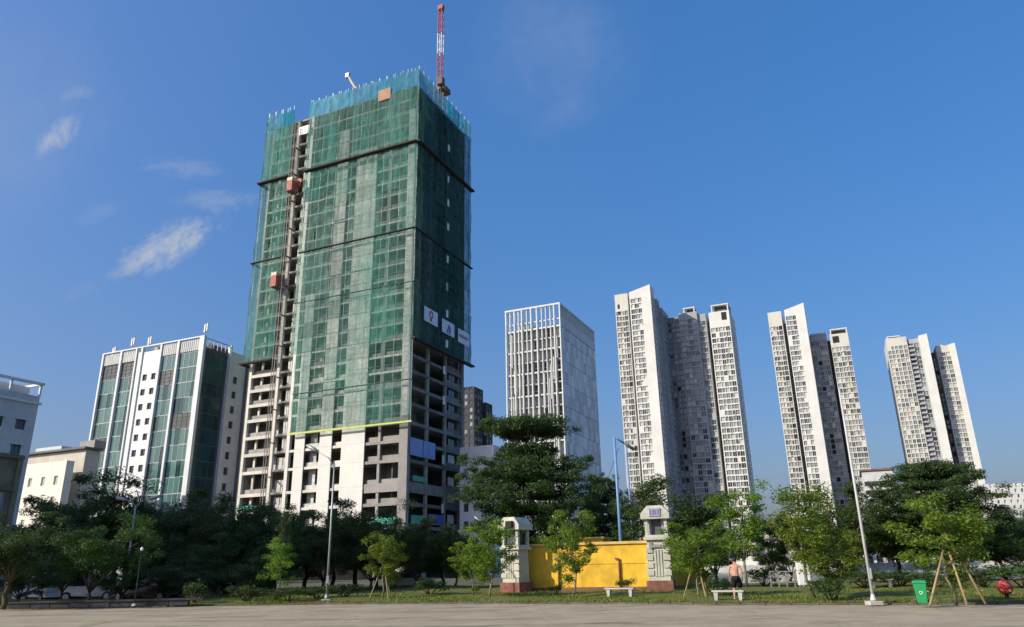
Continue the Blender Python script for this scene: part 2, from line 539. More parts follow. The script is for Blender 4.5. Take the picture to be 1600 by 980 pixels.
def water_mat():
    m, nt_ = newmat('lake_water')
    b = NB(nt_)
    out = b.n('ShaderNodeOutputMaterial')
    p = b.n('ShaderNodeBsdfPrincipled')
    g = b.n('ShaderNodeNewGeometry')
    p.inputs['Base Color'].default_value = (0.07, 0.09, 0.065, 1)
    p.inputs['Roughness'].default_value = 0.12
    bp = b.n('ShaderNodeBump')
    bp.inputs['Strength'].default_value = 0.25
    bp.inputs['Distance'].default_value = 0.08
    b.l(b.noise(g.outputs['Position'], 1.6, 4, 0.6), bp.inputs['Height'])
    b.l(bp.outputs[0], p.inputs['Normal'])
    b.l(p.outputs[0], out.inputs[0])
    return m


X['water'] = water_mat()


# ------------------------------------------------------------------ mesh helpers
class MB:
    def __init__(s):
        s.v, s.f, s.m = [], [], []

    def quad(s, a, b, c, d, m=0):
        i = len(s.v)
        s.v += [tuple(a), tuple(b), tuple(c), tuple(d)]
        s.f.append((i, i + 1, i + 2, i + 3))
        s.m.append(m)
        return s

    def poly(s, pts, m=0):
        i = len(s.v)
        s.v += [tuple(p) for p in pts]
        s.f.append(tuple(range(i, i + len(pts))))
        s.m.append(m)
        return s

    def box(s, x0, x1, y0, y1, z0, z1, m=0):
        return s.hexa([(x0, y0, z0), (x1, y0, z0), (x1, y1, z0), (x0, y1, z0), (x0, y0, z1), (x1, y0, z1), (x1, y1, z1), (x0, y1, z1)], m)

    def hexa(s, p, m=0):
        i = len(s.v)
        s.v += [tuple(q) for q in p]
        for f in ((3, 2, 1, 0), (4, 5, 6, 7), (0, 1, 5, 4), (1, 2, 6, 5), (2, 3, 7, 6), (3, 0, 4, 7)):
            s.f.append(tuple(i + k for k in f))
            s.m.append(m)
        return s

    def path(s, pts, rad, n=6, m=0, cap=True):
        pts = [Vector(p) for p in pts]
        i0 = len(s.v)
        k = len(pts)
        prev = None
        for j, p in enumerate(pts):
            t = (pts[min(j + 1, k - 1)] - pts[max(j - 1, 0)])
            if t.length < 1e-9:
                t = Vector((0, 0, 1))
            t.normalize()
            if prev is None:
                a = t.cross(Vector((0, 0, 1)))
                if a.length < 0.1:
                    a = t.cross(Vector((1, 0, 0)))
                a.normalize()
            else:
                a = prev - t * prev.dot(t)
                if a.length < 1e-6:
                    a = t.orthogonal()
                a.normalize()
            prev = a
            b = t.cross(a)
            r = rad[j] if isinstance(rad, (list, tuple)) else rad
            for q in range(n):
                w = 2 * math.pi * q / n
                s.v.append(tuple(p + a * (r * math.cos(w)) + b * (r * math.sin(w))))
        for j in range(k - 1):
            for q in range(n):
                s.f.append((i0 + j * n + q, i0 + j * n + (q + 1) % n, i0 + (j + 1) * n + (q + 1) % n, i0 + (j + 1) * n + q))
                s.m.append(m)
        if cap:
            s.f.append(tuple(i0 + q for q in range(n))[::-1])
            s.m.append(m)
            s.f.append(tuple(i0 + (k - 1) * n + q for q in range(n)))
            s.m.append(m)
        return s

    def tube(s, p, q, r, r2=None, n=6, m=0):
        return s.path([p, q], [r, r if r2 is None else r2], n, m)

    def lathe(s, prof, n=16, c=(0, 0), m=0):
        i0 = len(s.v)
        for r, z in prof:
            for q in range(n):
                w = 2 * math.pi * q / n
                s.v.append((c[0] + r * math.cos(w), c[1] + r * math.sin(w), z))
        for j in range(len(prof) - 1):
            for q in range(n):
                s.f.append((i0 + j * n + q, i0 + j * n + (q + 1) % n, i0 + (j + 1) * n + (q + 1) % n, i0 + (j + 1) * n + q))
                s.m.append(m)
        s.f.append(tuple(i0 + q for q in range(n))[::-1])
        s.m.append(m)
        s.f.append(tuple(i0 + (len(prof) - 1) * n + q for q in range(n)))
        s.m.append(m)
        return s

    def mesh(s, name, mats, smooth=False, bevel=0.0):
        me = bpy.data.meshes.new(name)
        me.from_pydata(s.v, [], s.f)
        if not isinstance(mats, (list, tuple)):
            mats = [mats]
        for k in mats:
            me.materials.append(X[k])
        if any(s.m):
            me.polygons.foreach_set('material_index', s.m)
        if bevel:
            bm = bmesh.new()
            bm.from_mesh(me)
            bmesh.ops.recalc_face_normals(bm, faces=bm.faces)
            bmesh.ops.bevel(bm, geom=[e for e in bm.edges if e.is_manifold and e.calc_face_angle(0) > 0.4], offset=bevel, segments=2, affect='EDGES', profile=0.6, clamp_overlap=True)
            bm.to_mesh(me)
            bm.free()
        if smooth:
            me.polygons.foreach_set('use_smooth', [True] * len(me.polygons))
        me.update()
        return me

    def build(s, name, mats, parent=None, loc=(0, 0, 0), rz=0.0, **kw):
        return obj(name, s.mesh(name, mats, **kw), parent, loc, rz)


def obj(name, me, parent=None, loc=(0, 0, 0), rz=0.0, scale=None):
    o = bpy.data.objects.new(name, me)
    col.objects.link(o)
    o.parent = parent
    o.location = loc
    if rz:
        o.rotation_euler = (0, 0, rz)
    if scale:
        o.scale = scale
    return o


def tag(o, label=None, cat=None, group=None, kind=None):
    if label:
        o['label'] = label
    if cat:
        o['category'] = cat
    if group:
        o['group'] = group
    if kind:
        o['kind'] = kind
    return o


def thing(name, label, cat, loc=(0, 0, 0), rz=0.0, group=None):
    o = obj(name, None, None, (loc[0], loc[1], loc[2] if len(loc) > 2 else 0), rz)
    o.empty_display_size = 0.5
    return tag(o, label, cat, group)


_unit = {}


def ubox(mat):
    """a shared 1 x 1 x 1 box, base at z=0, centred in x and y"""
    if mat not in _unit:
        _unit[mat] = MB().box(-.5, .5, -.5, .5, 0, 1).mesh('unit_box', mat)
    return _unit[mat]


def part_box(name, mat, parent, x0, x1, y0, y1, z0, z1):
    return obj(name, ubox(mat), parent, ((x0 + x1) / 2, (y0 + y1) / 2, z0), 0, (x1 - x0, y1 - y0, z1 - z0))


def holed(mb, p0, h, n, s0, s1, z0, z1, rects, depth, m=0):
    """wall sheet with rectangular openings and their reveals"""
    p0, h, n = Vector(p0), Vector(h), Vector(n)
    ss = sorted({round(q, 4) for r in rects for q in r[:2]} | {s0, s1})
    zz = sorted({round(q, 4) for r in rects for q in r[2:4]} | {z0, z1})
    P = lambda s, z, d=0: p0 + h * s + n * d + Vector((0, 0, z))
    si = {v: i for i, v in enumerate(ss)}
    zi = {v: i for i, v in enumerate(zz)}
    hole = set()
    for r in rects:
        a, b, c, d = (round(q, 4) for q in r[:4])
        for i in range(si[a], si[b]):
            for j in range(zi[c], zi[d]):
                hole.add((i, j))
        mb.quad(P(a, c), P(a, c, depth), P(a, d, depth), P(a, d), m)
        mb.quad(P(b, c, depth), P(b, c), P(b, d), P(b, d, depth), m)
        mb.quad(P(a, c), P(b, c), P(b, c, depth), P(a, c, depth), m)
        mb.quad(P(a, d, depth), P(b, d, depth), P(b, d), P(a, d), m)
    for i in range(len(ss) - 1):
        j = 0
        while j < len(zz) - 1:
            if (i, j) in hole:
                j += 1
                continue
            k = j
            while k < len(zz) - 1 and (i, k) not in hole:
                k += 1
            mb.quad(P(ss[i], zz[j]), P(ss[i + 1], zz[j]), P(ss[i + 1], zz[k]), P(ss[i], zz[k]), m)
            j = k


_wm = {}


def win_mesh(kind):
    """unit window (1 wide, 1 high) in the XZ plane facing -Y: frame, panes, sill line"""
    if kind in _wm:
        return _wm[kind]
    pane, frame, nx, nz = {
        'dark': ('glass', 'off_white', 2, 1), 'mid': ('glass_mid', 'off_white', 2, 1), 'cur': ('curtain', 'off_white', 2, 1),
        'void': ('void', 'apt_grey', 1, 1), 'teal': ('teal_glass', 'off_white', 1, 1), 'teald': ('teal_dark', 'slate', 1, 1),
        'lou': ('louvre', 'seam', 1, 4), 'fin_d': ('glass', 'grey_paint', 1, 2), 'fin_m': ('glass_mid', 'grey_paint', 1, 2), 'fin_c': ('curtain', 'grey_paint', 1, 2),
        'dk2': ('glass', 'slate', 2, 1)}[kind]
    mb = MB()
    t = 0.05 if nx > 1 else 0.035
    mb.quad((-.5, .06, 0), (.5, .06, 0), (.5, .06, 1), (-.5, .06, 1), 0)
    for i in range(nx + 1):
        x = -.5 + i / nx
        mb.box(max(-.5, x - t / 2), min(.5, x + t / 2), 0, .059, 0, 1, 1)
    for i in range(nz + 1):
        z = i / nz
        mb.box(-.5, .5, 0.003, .058, max(0, z - t / 2), min(1, z + t / 2), 1)
    _wm[kind] = mb.mesh('window_unit', [pane, frame])
    return _wm[kind]


def place_windows(parent, wins, limit=300, name='window'):
    """wins: (x, y, z, w, h, rz, kind) lower middle points; nearest `limit` as objects, rest as one stuff part"""
    for (x, y, z, w, h, rz, kind) in wins[:limit]:
        obj(name, win_mesh(kind), parent, (x, y, z), rz, (w, 1, h))
    rest = wins[limit:]
    if rest:
        mb = MB()
        mats = []
        for (x, y, z, w, h, rz, kind) in rest:
            me = win_mesh(kind)
            i0 = len(mb.v)
            cr, sr = math.cos(rz), math.sin(rz)
            for q in me.vertices:
                a, b, c = q.co
                a *= w
                mb.v.append((x + a * cr - b * sr, y + a * sr + b * cr, z + c * h))
            idx = []
            for mt in me.materials:
                key = [k for k in X if X[k] == mt][0]
                if key not in mats:
                    mats.append(key)
                idx.append(mats.index(key))
            for pz in me.polygons:
                mb.f.append(tuple(i0 + k for k in pz.vertices))
                mb.m.append(idx[pz.material_index])
        tag(mb.build(name + '_rows', mats, parent), kind='stuff')
# ------------------------------------------------------------------ setting: ground, paving, lawn, street, lake
tag(MB().quad((-4000, -600, -0.06), (4000, -600, -0.06), (4000, 6000, -0.06), (-4000, 6000, -0.06)).build('ground', 'earth'), kind='structure')
EDGE = [(-90, 50.0), (-60, 46.0), (-34, 43.2), (-20, 42.6), (-10, 41.3), (-3, 39.3), (4, 36.2), (11, 32.2), (17, 30.2), (30, 28.5), (60, 26.5)]


def edge_y(x):
    for (a, b), (c, d) in zip(EDGE, EDGE[1:]):
        if a <= x <= c:
            return b + (d - b) * (x - a) / (c - a)
    return EDGE[-1][1]


mb = MB()
for (a, b), (c, d) in zip(EDGE, EDGE[1:]):
    mb.quad((a, -60, 0), (c, -60, 0), (c, d, 0), (a, b, 0))
tag(mb.build('parking_lot', 'paving'), kind='structure')
# kerb stones along the lawn
kerb = obj('kerb', None)
tag(kerb, kind='structure')
kme = MB().box(-.49, .49, 0, .14, -0.05, .085).mesh('kerb_stone', 'kerb', bevel=0.015)
rk = random.Random(5)
for (a, b), (c, d) in zip(EDGE[1:], EDGE[2:-1]):
    Ls = math.hypot(c - a, d - b)
    n = max(1, round(Ls))
    ang = math.atan2(d - b, c - a)
    for i in range(n):
        t = (i + .5) / n
        o = obj('kerb_stone', kme, kerb, (a + (c - a) * t, b + (d - b) * t, rk.uniform(-.012, .008)), ang + rk.uniform(-.008, .008), (Ls / n, 1, 1))
# lawn: gently uneven sheet behind the kerb
LX = np.linspace(-88, 58, 147)
mb = MB()
rows = [0.14, 1.5, 3, 5, 8, 12, 17, 23]
rl = random.Random(9)
ids = []
for j, r_ in enumerate(rows):
    for x in LX:
        y = edge_y(x) + r_
        z = 0.09 + (0.0 if j == 0 else 0.05 * math.sin(x * .7 + j) + 0.04 * rl.random() + 0.012 * r_)
        mb.v.append((x, y, z))
nX = len(LX)
for j in range(len(rows) - 1):
    for i in range(nX - 1):
        mb.f.append((j * nX + i, j * nX + i + 1, (j + 1) * nX + i + 1, (j + 1) * nX + i))
        mb.m.append(0)
tag(mb.build('lawn', 'lawn', smooth=True), kind='structure')


def lawn_z(x, y):
    r_ = max(0, y - edge_y(x))
    return 0.10 + 0.012 * min(r_, 23)


# grass blades on the strip that shows
rg = np.random.default_rng(4)
nb = 46000
bx = rg.uniform(-40, 30, nb)
by = np.array([edge_y(x) for x in bx]) + 0.16 + rg.random(nb) ** 1.6 * 12
keep = (np.sin(bx * 1.3) + np.sin(by * 1.9 + bx * .4) + rg.normal(0, .8, nb)) > -0.9
bx, by = bx[keep], by[keep]
nb = len(bx)
bz = np.array([lawn_z(x, y) for x, y in zip(bx, by)]) - .03
th = rg.uniform(0, 2 * np.pi, nb)
hh = rg.uniform(.05, .15, nb)
wv = rg.uniform(.02, .04, nb)
lean = rg.normal(0, .05, (nb, 2))
V = np.zeros((nb, 3, 3))
V[:, 0] = np.stack([bx - np.cos(th) * wv, by - np.sin(th) * wv, bz], 1)
V[:, 1] = np.stack([bx + np.cos(th) * wv, by + np.sin(th) * wv, bz], 1)
V[:, 2] = np.stack([bx + lean[:, 0], by + lean[:, 1], bz + hh], 1)
gm = bpy.data.meshes.new('grass')
gm.from_pydata(V.reshape(-1, 3).tolist(), [], np.arange(nb * 3).reshape(-1, 3).tolist())
gm.materials.append(X['blade'])
tag(obj('grass', gm), 'short patchy grass on the strip behind the kerb', 'grass', kind='stuff')
# dry leaves gathered along the kerb
nl = 900
lx = rg.uniform(-32, 22, nl)
ly = np.array([edge_y(x) for x in lx]) - np.abs(rg.normal(0, .35, nl)) - .02
keep = np.sin(lx * .9) + rg.normal(0, .7, nl) > 0
lx, ly = lx[keep], ly[keep]
nl = len(lx)
tl = rg.uniform(0, 6.28, nl)
sz = rg.uniform(.03, .075, nl)
LV3 = np.stack([np.stack([lx + np.cos(tl + a_) * sz * r_, ly + np.sin(tl + a_) * sz * r_, 0.006 + rg.uniform(0, .02, nl)], 1) for a_, r_ in ((0, 1), (1.57, .5), (3.14, 1), (4.71, .5))], 1)
lm = bpy.data.meshes.new('leaf_litter')
lm.from_pydata(LV3.reshape(-1, 3).tolist(), [], np.arange(nl * 4).reshape(-1, 4).tolist())
lm.materials.append(X['litter'])
tag(obj('leaf_litter', lm), 'dry fallen leaves scattered along the kerb', 'leaves', kind='stuff')
# street behind the left trees
tag(MB().quad((-140, 66, 0.0), (-4, 56, 0.0), (-4, 72, 0.0), (-140, 92, 0.0)).build('street', 'asphalt'), kind='structure')
# lake on the right and its far bank
tag(MB().poly([(9, 62, 0.0), (60, 47, 0.0), (160, 60, 0.0), (220, 150, 0.0), (40, 150, 0.0)]).build('lake', 'water'), kind='structure')
tag(MB().hexa([(36, 148, -0.05), (240, 148, -0.05), (240, 153, -0.05), (36, 153, -0.05), (36, 149, 1.2), (240, 149, 1.2), (240, 153, 1.2), (36, 153, 1.2)]).build('embankment', 'beige'), kind='structure')
tag(MB().quad((17.6, 27.8, 0.004), (17.75, 27.8, 0.004), (16.4, 30.35, 0.004), (16.25, 30.35, 0.004)).build('painted_line', 'white'), kind='structure')

# ------------------------------------------------------------------ the tower under construction
GA = R(-24)
T = thing('tower_under_construction', 'tall unfinished tower wrapped in green netting, the tallest building', 'building', (-19.8, 140.8), GA)
LV = [4.8, 9.4, 13.6, 17.0, 21.6, 25.3, 28.9, 32.6, 35.9, 39.2] + [42.5 + 3.3 * k for k in range(20)]
rT = random.Random(11)
# floor slabs
sl = MB().box(-42.2, -1.4, 1.4, 23.9, -.22, 0).mesh('slab', 'concrete')
for z in LV:
    obj('slab', sl, T, (0, 0, z))
# edge beams, front left / middle / corner / right flank
bl = MB().box(-42.3, -34.2, 1.28, 1.75, -.62, .03).mesh('edge_beam', 'cream')
bl_up = MB().box(-42.3, -34.2, 1.28, 1.75, -.4, .03).mesh('edge_beam', 'block')
bmid = MB().box(-30.2, -10.9, 1.30, 1.70, -.5, .02).mesh('edge_beam', 'cream')
bmid_up = MB().box(-30.2, -10.9, 1.30, 1.70, -.36, .02).mesh('edge_beam', 'block')
br_ = MB().box(-10.8, -3.0, 1.30, 1.70, -.55, .02).mesh('edge_beam', 'taupe')
br_up = MB().box(-10.8, -3.0, 1.30, 1.70, -.36, .02).mesh('edge_beam', 'block')
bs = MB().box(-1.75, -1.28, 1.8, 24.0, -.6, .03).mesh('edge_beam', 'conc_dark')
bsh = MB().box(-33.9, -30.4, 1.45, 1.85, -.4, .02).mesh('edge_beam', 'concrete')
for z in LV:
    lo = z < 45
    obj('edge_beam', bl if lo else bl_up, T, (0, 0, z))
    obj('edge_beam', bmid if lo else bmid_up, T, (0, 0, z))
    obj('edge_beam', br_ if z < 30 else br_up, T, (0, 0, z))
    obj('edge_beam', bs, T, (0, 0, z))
    obj('edge_beam', bsh, T, (0, 0, z))
# the deep transfer beam at the corner
part_box('transfer_beam', 'taupe', T, -10.7, -3.05, 1.2, 1.8, 15.6, 17.3)
part_box('transfer_beam', 'conc_dark', T, -1.8, -1.2, 1.9, 24.05, 15.4, 17.4)
# columns
for (x0, x1, y0, y1, mt) in ((-42.4, -41.7, 1.25, 1.95, 'cream'), (-34.7, -34.0, 1.25, 1.9, 'cream'), (-30.5, -29.7, 1.22, 1.95, 'render_white'),
                             (-8.05, -7.5, 1.35, 1.85, 'concrete'), (-1.85, -1.3, 8.4, 9.1, 'concrete'), (-1.85, -1.3, 15.8, 16.5, 'concrete'),
                             (-1.9, -1.22, 22.9, 24.1, 'conc_dark'), (-42.2, -41.6, 12, 12.8, 'concrete'), (-42.2, -41.6, 23, 23.9, 'concrete'),
                             (-12, -11.4, 23.2, 23.8, 'concrete'), (-24, -23.4, 23.2, 23.8, 'concrete')):
    part_box('column', mt, T, x0, x1, y0, y1, 0, 105)
part_box('corner_column', 'taupe', T, -3.1, -1.2, 1.2, 2.2, 9.6, 30)
part_box('corner_column', 'cream', T, -3.1, -1.2, 1.2, 2.2, 0, 9.6)
part_box('corner_column', 'block', T, -3.0, -1.25, 1.25, 2.2, 30, 99)
part_box('core', 'conc_dark', T, -41.5, -7, 7.5, 19, 0, 105)
part_box('rear_wall', 'conc_dark', T, -41.6, -1.95, 22.7, 22.95, 0, 105)
# wall panels between the openings, floor by floor
strips = ((-28.2, -25.7), (-21.9, -18.9), (-16.5, -11.0))
levels = [0] + LV
for i in range(2, len(levels) - 1):
    z0, z1 = levels[i], levels[i + 1]
    if z0 > 100:
        break
    for k, (a, b) in enumerate(strips):
        if z0 < 27:
            part_box('wall_panel', 'render_white', T, a, b, 1.08, 1.29, z0 + .01, z1 - .012)
        elif z0 < (56, 97, 92)[k]:
            part_box('wall_panel', 'block' if rT.random() < .85 else 'concrete', T, a + .02, b - .02, 1.10, 1.29, z0 + .02, z1 - (.02 if rT.random() < .7 else rT.uniform(.02, .9)))
    # infill: parapets, piers, back partitions
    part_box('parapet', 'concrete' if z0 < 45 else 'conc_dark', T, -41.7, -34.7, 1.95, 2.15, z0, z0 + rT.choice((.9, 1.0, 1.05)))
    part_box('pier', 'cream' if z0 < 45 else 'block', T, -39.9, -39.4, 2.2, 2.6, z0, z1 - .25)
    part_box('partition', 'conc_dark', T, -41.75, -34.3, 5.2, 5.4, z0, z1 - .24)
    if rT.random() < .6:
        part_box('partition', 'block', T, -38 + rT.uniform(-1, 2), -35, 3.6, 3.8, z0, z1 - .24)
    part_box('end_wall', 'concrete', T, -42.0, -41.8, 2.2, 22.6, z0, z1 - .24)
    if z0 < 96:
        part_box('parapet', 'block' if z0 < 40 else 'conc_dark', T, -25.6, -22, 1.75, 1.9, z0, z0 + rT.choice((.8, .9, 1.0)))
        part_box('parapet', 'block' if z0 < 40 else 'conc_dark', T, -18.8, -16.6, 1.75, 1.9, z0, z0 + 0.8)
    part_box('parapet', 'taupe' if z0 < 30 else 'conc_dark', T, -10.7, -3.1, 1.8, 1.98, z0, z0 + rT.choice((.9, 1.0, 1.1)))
    if rT.random() < .75:
        part_box('partition', 'conc_dark', T, -10.6, -3.2, 5.2, 5.4, z0, z1 - .24)
    if rT.random() < .9:
        a = -25.4 + rT.choice((0, 1.2))
        part_box('partition', 'block' if z0 < 45 else 'conc_dark', T, a, a + 1.7, 2.6, 2.75, z0, z1 - .24)
    # hoist landing: brick infill with openings
    if z0 > 24:
        part_box('landing_wall', 'block', T, -32.6, -30.6, 2.3, 2.5, z0, z1 - .24)
    else:
        part_box('landing_wall', 'block', T, -33.6, -30.6, 2.3, 2.5, z0, z0 + 1.0)
        place_windows(T, [(-32.1, 2.3, z0 + 1.02, 2.9, 1.5, 0, 'cur')], name='window_frame')
    # right flank: low walls and back partitions
    if rT.random() < .6:
        part_box('partition', 'conc_dark', T, -5.4, -5.2, 2.5, 8.4 + rT.uniform(0, 6), z0, z1 - .24)
    part_box('parapet', 'conc_dark', T, -1.75, -1.5, 17, 22.8, z0, z0 + 1.0)
    if z0 < 24:
        place_windows(T, [(-1.62, 19.2, z0 + 1.02, 2.6, 1.7, R(90), 'cur')], name='window_frame')  # pale panes stand in for daylight through the open far side
    elif z0 < 46:
        place_windows(T, [(-1.62, 19.2, z0 + 1.02, 2.6, 1.4, R(90), 'dk2')], name='window_frame')
# pale shutters in a column on the right flank
for z in (94.3, 86.0, 80.0, 74.0, 66.0, 59.4, 53.2, 46.4):
    part_box('vent_shutter', 'white', T, .12, .2, 13.3, 14.15, z, z + 1.7)
for z in (41.0, 34.4, 22.0, 12.2):
    part_box('vent_shutter', 'white', T, -1.2, -1.1, 14.6, 15.5, z, z + 1.8)


# debris netting: separate sheets hung bay by bay
def net_mesh(seed, w, h, mat):
    r = random.Random(seed)
    nx, nz = 10, 8
    ph = [r.uniform(0, 6.28) for _ in range(6)]
    mb = MB()
    for j in range(nz + 1):
        for i in range(nx + 1):
            x = (i / nx - .5) * w
            z = j / nz * h
            tie = math.sin(math.pi * i / nx) * abs(math.sin(math.pi * 2 * j / nz))
            y = -.2 * tie * (0.6 + math.sin(ph[0] + i * 1.1)) + .08 * math.sin(i * 1.9 + ph[1]) + .035 * math.sin(j * 2.1 + i * .7 + ph[2]) + r.uniform(-.03, .03)
            mb.v.append((x + .04 * math.sin(j + ph[3]), y, z))
    for j in range(nz):
        for i in range(nx):
            a = j * (nx + 1) + i
            mb.f.append((a, a + 1, a + nx + 2, a + nx + 1))
            mb.m.append(0)
    return mb.mesh('net_sheet', mat, smooth=True)


NM = {m: [net_mesh(k + 31, 1.0, 1.0, m) for k in range(6)] for m in ('net', 'net_top', 'net_side', 'net_lo', 'net_blue')}


def net_row(side, a, b, n, z0, z1, mat):
    w = (b - a) / n
    for i in range(n):
        c = a + (i + .5) * w
        me = rT.choice(NM[mat])
        off = rT.uniform(-.03, .03)
        dz = rT.uniform(-.12, .12)
        s = (w * 1.012, 1.0, z1 - z0 - .02 + dz * .5)
        if side == 'front':
            obj('net_sheet', me, T, (c, off, z0), 0, s)
        elif side == 'right':
            obj('net_sheet', me, T, (off, c, z0), R(90), s)
        else:
            obj('net_sheet', me, T, (-43.3 + off, c, z0), R(-90), s)


tiers = [(45.3, 57.0, 'net'), (57.0, 69.0, 'net'), (69.2, 79.2, 'net'), (79.2, 89.2, 'net'), (89.7, 103.7, 'net_top'), (103.7, 108.0, 'net_blue')]
for (z0, z1, mt) in tiers:
    net_row('front', -43.3, -34.9, 2, z0, z1, mt)
    net_row('front', -30.4, 0.0, 7, z0, z1 + (.35 if mt == 'net_blue' else 0), mt)
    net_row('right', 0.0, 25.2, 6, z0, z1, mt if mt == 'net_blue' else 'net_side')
    net_row('left', 0.0, 25.2, 4, z0, z1, mt)
net_row('front', -28.8, 0.2, 7, 28.5, 36.6, 'net_lo')
net_row('front', -28.8, 0.2, 7, 36.6, 45.2, 'net_lo')
part_box('net_edge_rail', 'lime', T, -29, 0.35, -.12, .12, 28.2, 28.5)
# scaffold standards and ledgers behind the sheets
pole = MB().tube((0, 0, 0), (0, 0, 1), .045, n=5).mesh('scaffold_pole', 'steel')
for x in np.arange(-43.1, .1, 2.15):
    if -34.6 < x < -30.6:
        continue
    z0 = 28.6 if x > -28.9 else 45.3
    obj('scaffold_pole', pole, T, (x, .32, z0), 0, (1, 1, 109.2 - z0))
for y in np.arange(.4, 25.2, 2.2):
    obj('scaffold_pole', pole, T, (-.32, y, 45.3), 0, (1, 1, 109.2 - 45.3))
    obj('scaffold_pole', pole, T, (-43.0, y, 45.3), 0, (1, 1, 109.0 - 45.3))
lf = MB().tube((-43.2, 0, 0), (-34.9, 0, 0), .04, n=5).tube((-30.5, 0, 0), (0, 0, 0), .04, n=5).mesh('scaffold_ledger', 'steel')
lr = MB().tube((0, 0, 0), (0, 25, 0), .04, n=5).mesh('scaffold_ledger', 'steel')
for z in np.arange(46.5, 109, 3.3):
    obj('scaffold_ledger', lf, T, (0, .26, z))
    obj('scaffold_ledger', lr, T, (-.26, 0, z))
for z in (30.2, 33.5, 36.8, 40.1, 43.4):
    obj('scaffold_ledger', MB().tube((-28.7, 0, 0), (0, 0, 0), .04, n=5).mesh('scaffold_ledger', 'steel'), T, (0, .26, z))
# catch platforms
for z, t, w in ((89.3, .32, .8), (68.9, .14, .3), (44.8, .36, .7)):
    part_box('catch_platform', 'board', T, -44.0, -34.8, -w, .3, z, z + t)
    if z > 50:
        part_box('catch_platform', 'board', T, -30.3, .02, -w, .3, z, z + t)
    part_box('catch_platform', 'board', T, -.3, w, -.2, 25.8, z - .01, z + t)
    part_box('catch_platform', 'board', T, -44.2, -43.1, .35, 25.6, z - .02, z + t)
for z in (57.0, 36.6):
    part_box('net_seam', 'tarp_teal' if z > 99 else 'net_seam_green', T, -28.8 if z < 40 else -30.3, .1, -.10, .2, z - .05, z + .06)
# guard posts on the rim
gp_ = MB().tube((0, 0, 0), (0, 0, 1.25), .05, n=5).tube((-.9, 0, 1.0), (.9, 0, 1.02), .03, n=4).mesh('guard_post', 'steel')
for i, x in enumerate(np.arange(-43, 0, 1.9)):
    if -35 < x < -30.5:
        continue
    obj('guard_post', gp_, T, (x, .3, 107.8 + rT.uniform(-.2, .2)), 0)
for y in np.arange(1, 25, 1.9):
    obj('guard_post', gp_, T, (-.3, y, 107.6 + rT.uniform(-.2, .2)), R(90))
# boards fixed at the top
part_box('pink_board', 'ply', T, -10.6, -7.3, -.22, -.14, 102.5, 105.4)
part_box('white_board', 'white', T, -33.6, -30.5, .5, .6, 100.4, 102.6)
# formwork on the top deck
part_box('formwork', 'conc_dark', T, -30, -3, 3, 22, 105.2, 106.6)
# teal and blue sheets on the low floors
for (x0, x1, y0, y1, z0, z1, mt) in ((-8.6, -3.2, 1.02, 1.14, 9.6, 11.0, 'tarp_teal'), (-41.6, -37.6, 1.08, 1.2, 13.8, 14.6, 'tarp_teal'),
                                     (-1.12, -1.0, 3.0, 8.3, 9.7, 11.3, 'tarp_teal'), (-1.1, -.98, 9.3, 15.0, 9.8, 11.8, 'tarp_blue'), (-1.1, -.98, 3.2, 8.0, 17.6, 18.6, 'tarp_teal'),
                                     (-1.1, -.98, 4.2, 8.0, 4.9, 6.3, 'tarp_blue')):
    part_box('safety_sheet', mt, T, x0, x1, y0, y1, z0, z1)
# hoarding of blue sheets
for i in range(4):
    y0 = 1.95 + i * 2.33 + (.25 if i > 1 else 0)
    part_box('blue_sheet', 'blue_sheet', T, -1.08, -1.0, y0, y0 + 2.27, 22.4 + rT.uniform(-.06, .06), 25.7)

# banners hung on the netting of the right flank
def tower_world(x, y, z):
    c, s_ = math.cos(GA), math.sin(GA)
    return (-19.8 + x * c - y * s_, 140.8 + x * s_ + y * c, z)


def banner(label, y0, y1, z0, z1, marks):
    b_ = thing('banner', label, 'banner', tower_world(.35, y0, z0), GA, 'banners on the dark side of the netted tower')
    w, h = y1 - y0, z1 - z0
    mb = MB()
    n = 8
    for i in range(n):
        a, c = w * i / n, w * (i + 1) / n
        f = lambda q: .03 * math.sin(q * 3.1)
        mb.quad((f(a), a, 0), (f(c), c, 0), (f(c), c, h), (f(a), a, h))
    mb.box(-.06, -.05, 0, w, 0, h)
    mb.build('sheet', 'banner', b_)
    for nm, mt, polys in marks:
        m2 = MB()
        for pz in polys:
            m2.poly([(.06, p[0] * w, p[1] * h) for p in pz])
            m2.poly([(.045, p[0] * w, p[1] * h) for p in pz][::-1])
            k = len(pz)
            for q in range(k):
                p, r = pz[q], pz[(q + 1) % k]
                m2.quad((.045, p[0] * w, p[1] * h), (.045, r[0] * w, r[1] * h), (.06, r[0] * w, r[1] * h), (.06, p[0] * w, p[1] * h))
        m2.build(nm, mt, b_)


def ring(cx, cy, r0, r1, a0, a1, asp=1.8, n=10):
    out = []
    for i in range(n):
        a, b = R(a0 + (a1 - a0) * i / n), R(a0 + (a1 - a0) * (i + 1) / n)
        out.append([(cx + r0 * math.cos(a) / asp, cy + r0 * math.sin(a)), (cx + r1 * math.cos(a) / asp, cy + r1 * math.sin(a)),
                    (cx + r1 * math.cos(b) / asp, cy + r1 * math.sin(b)), (cx + r0 * math.cos(b) / asp, cy + r0 * math.sin(b))])
    return out


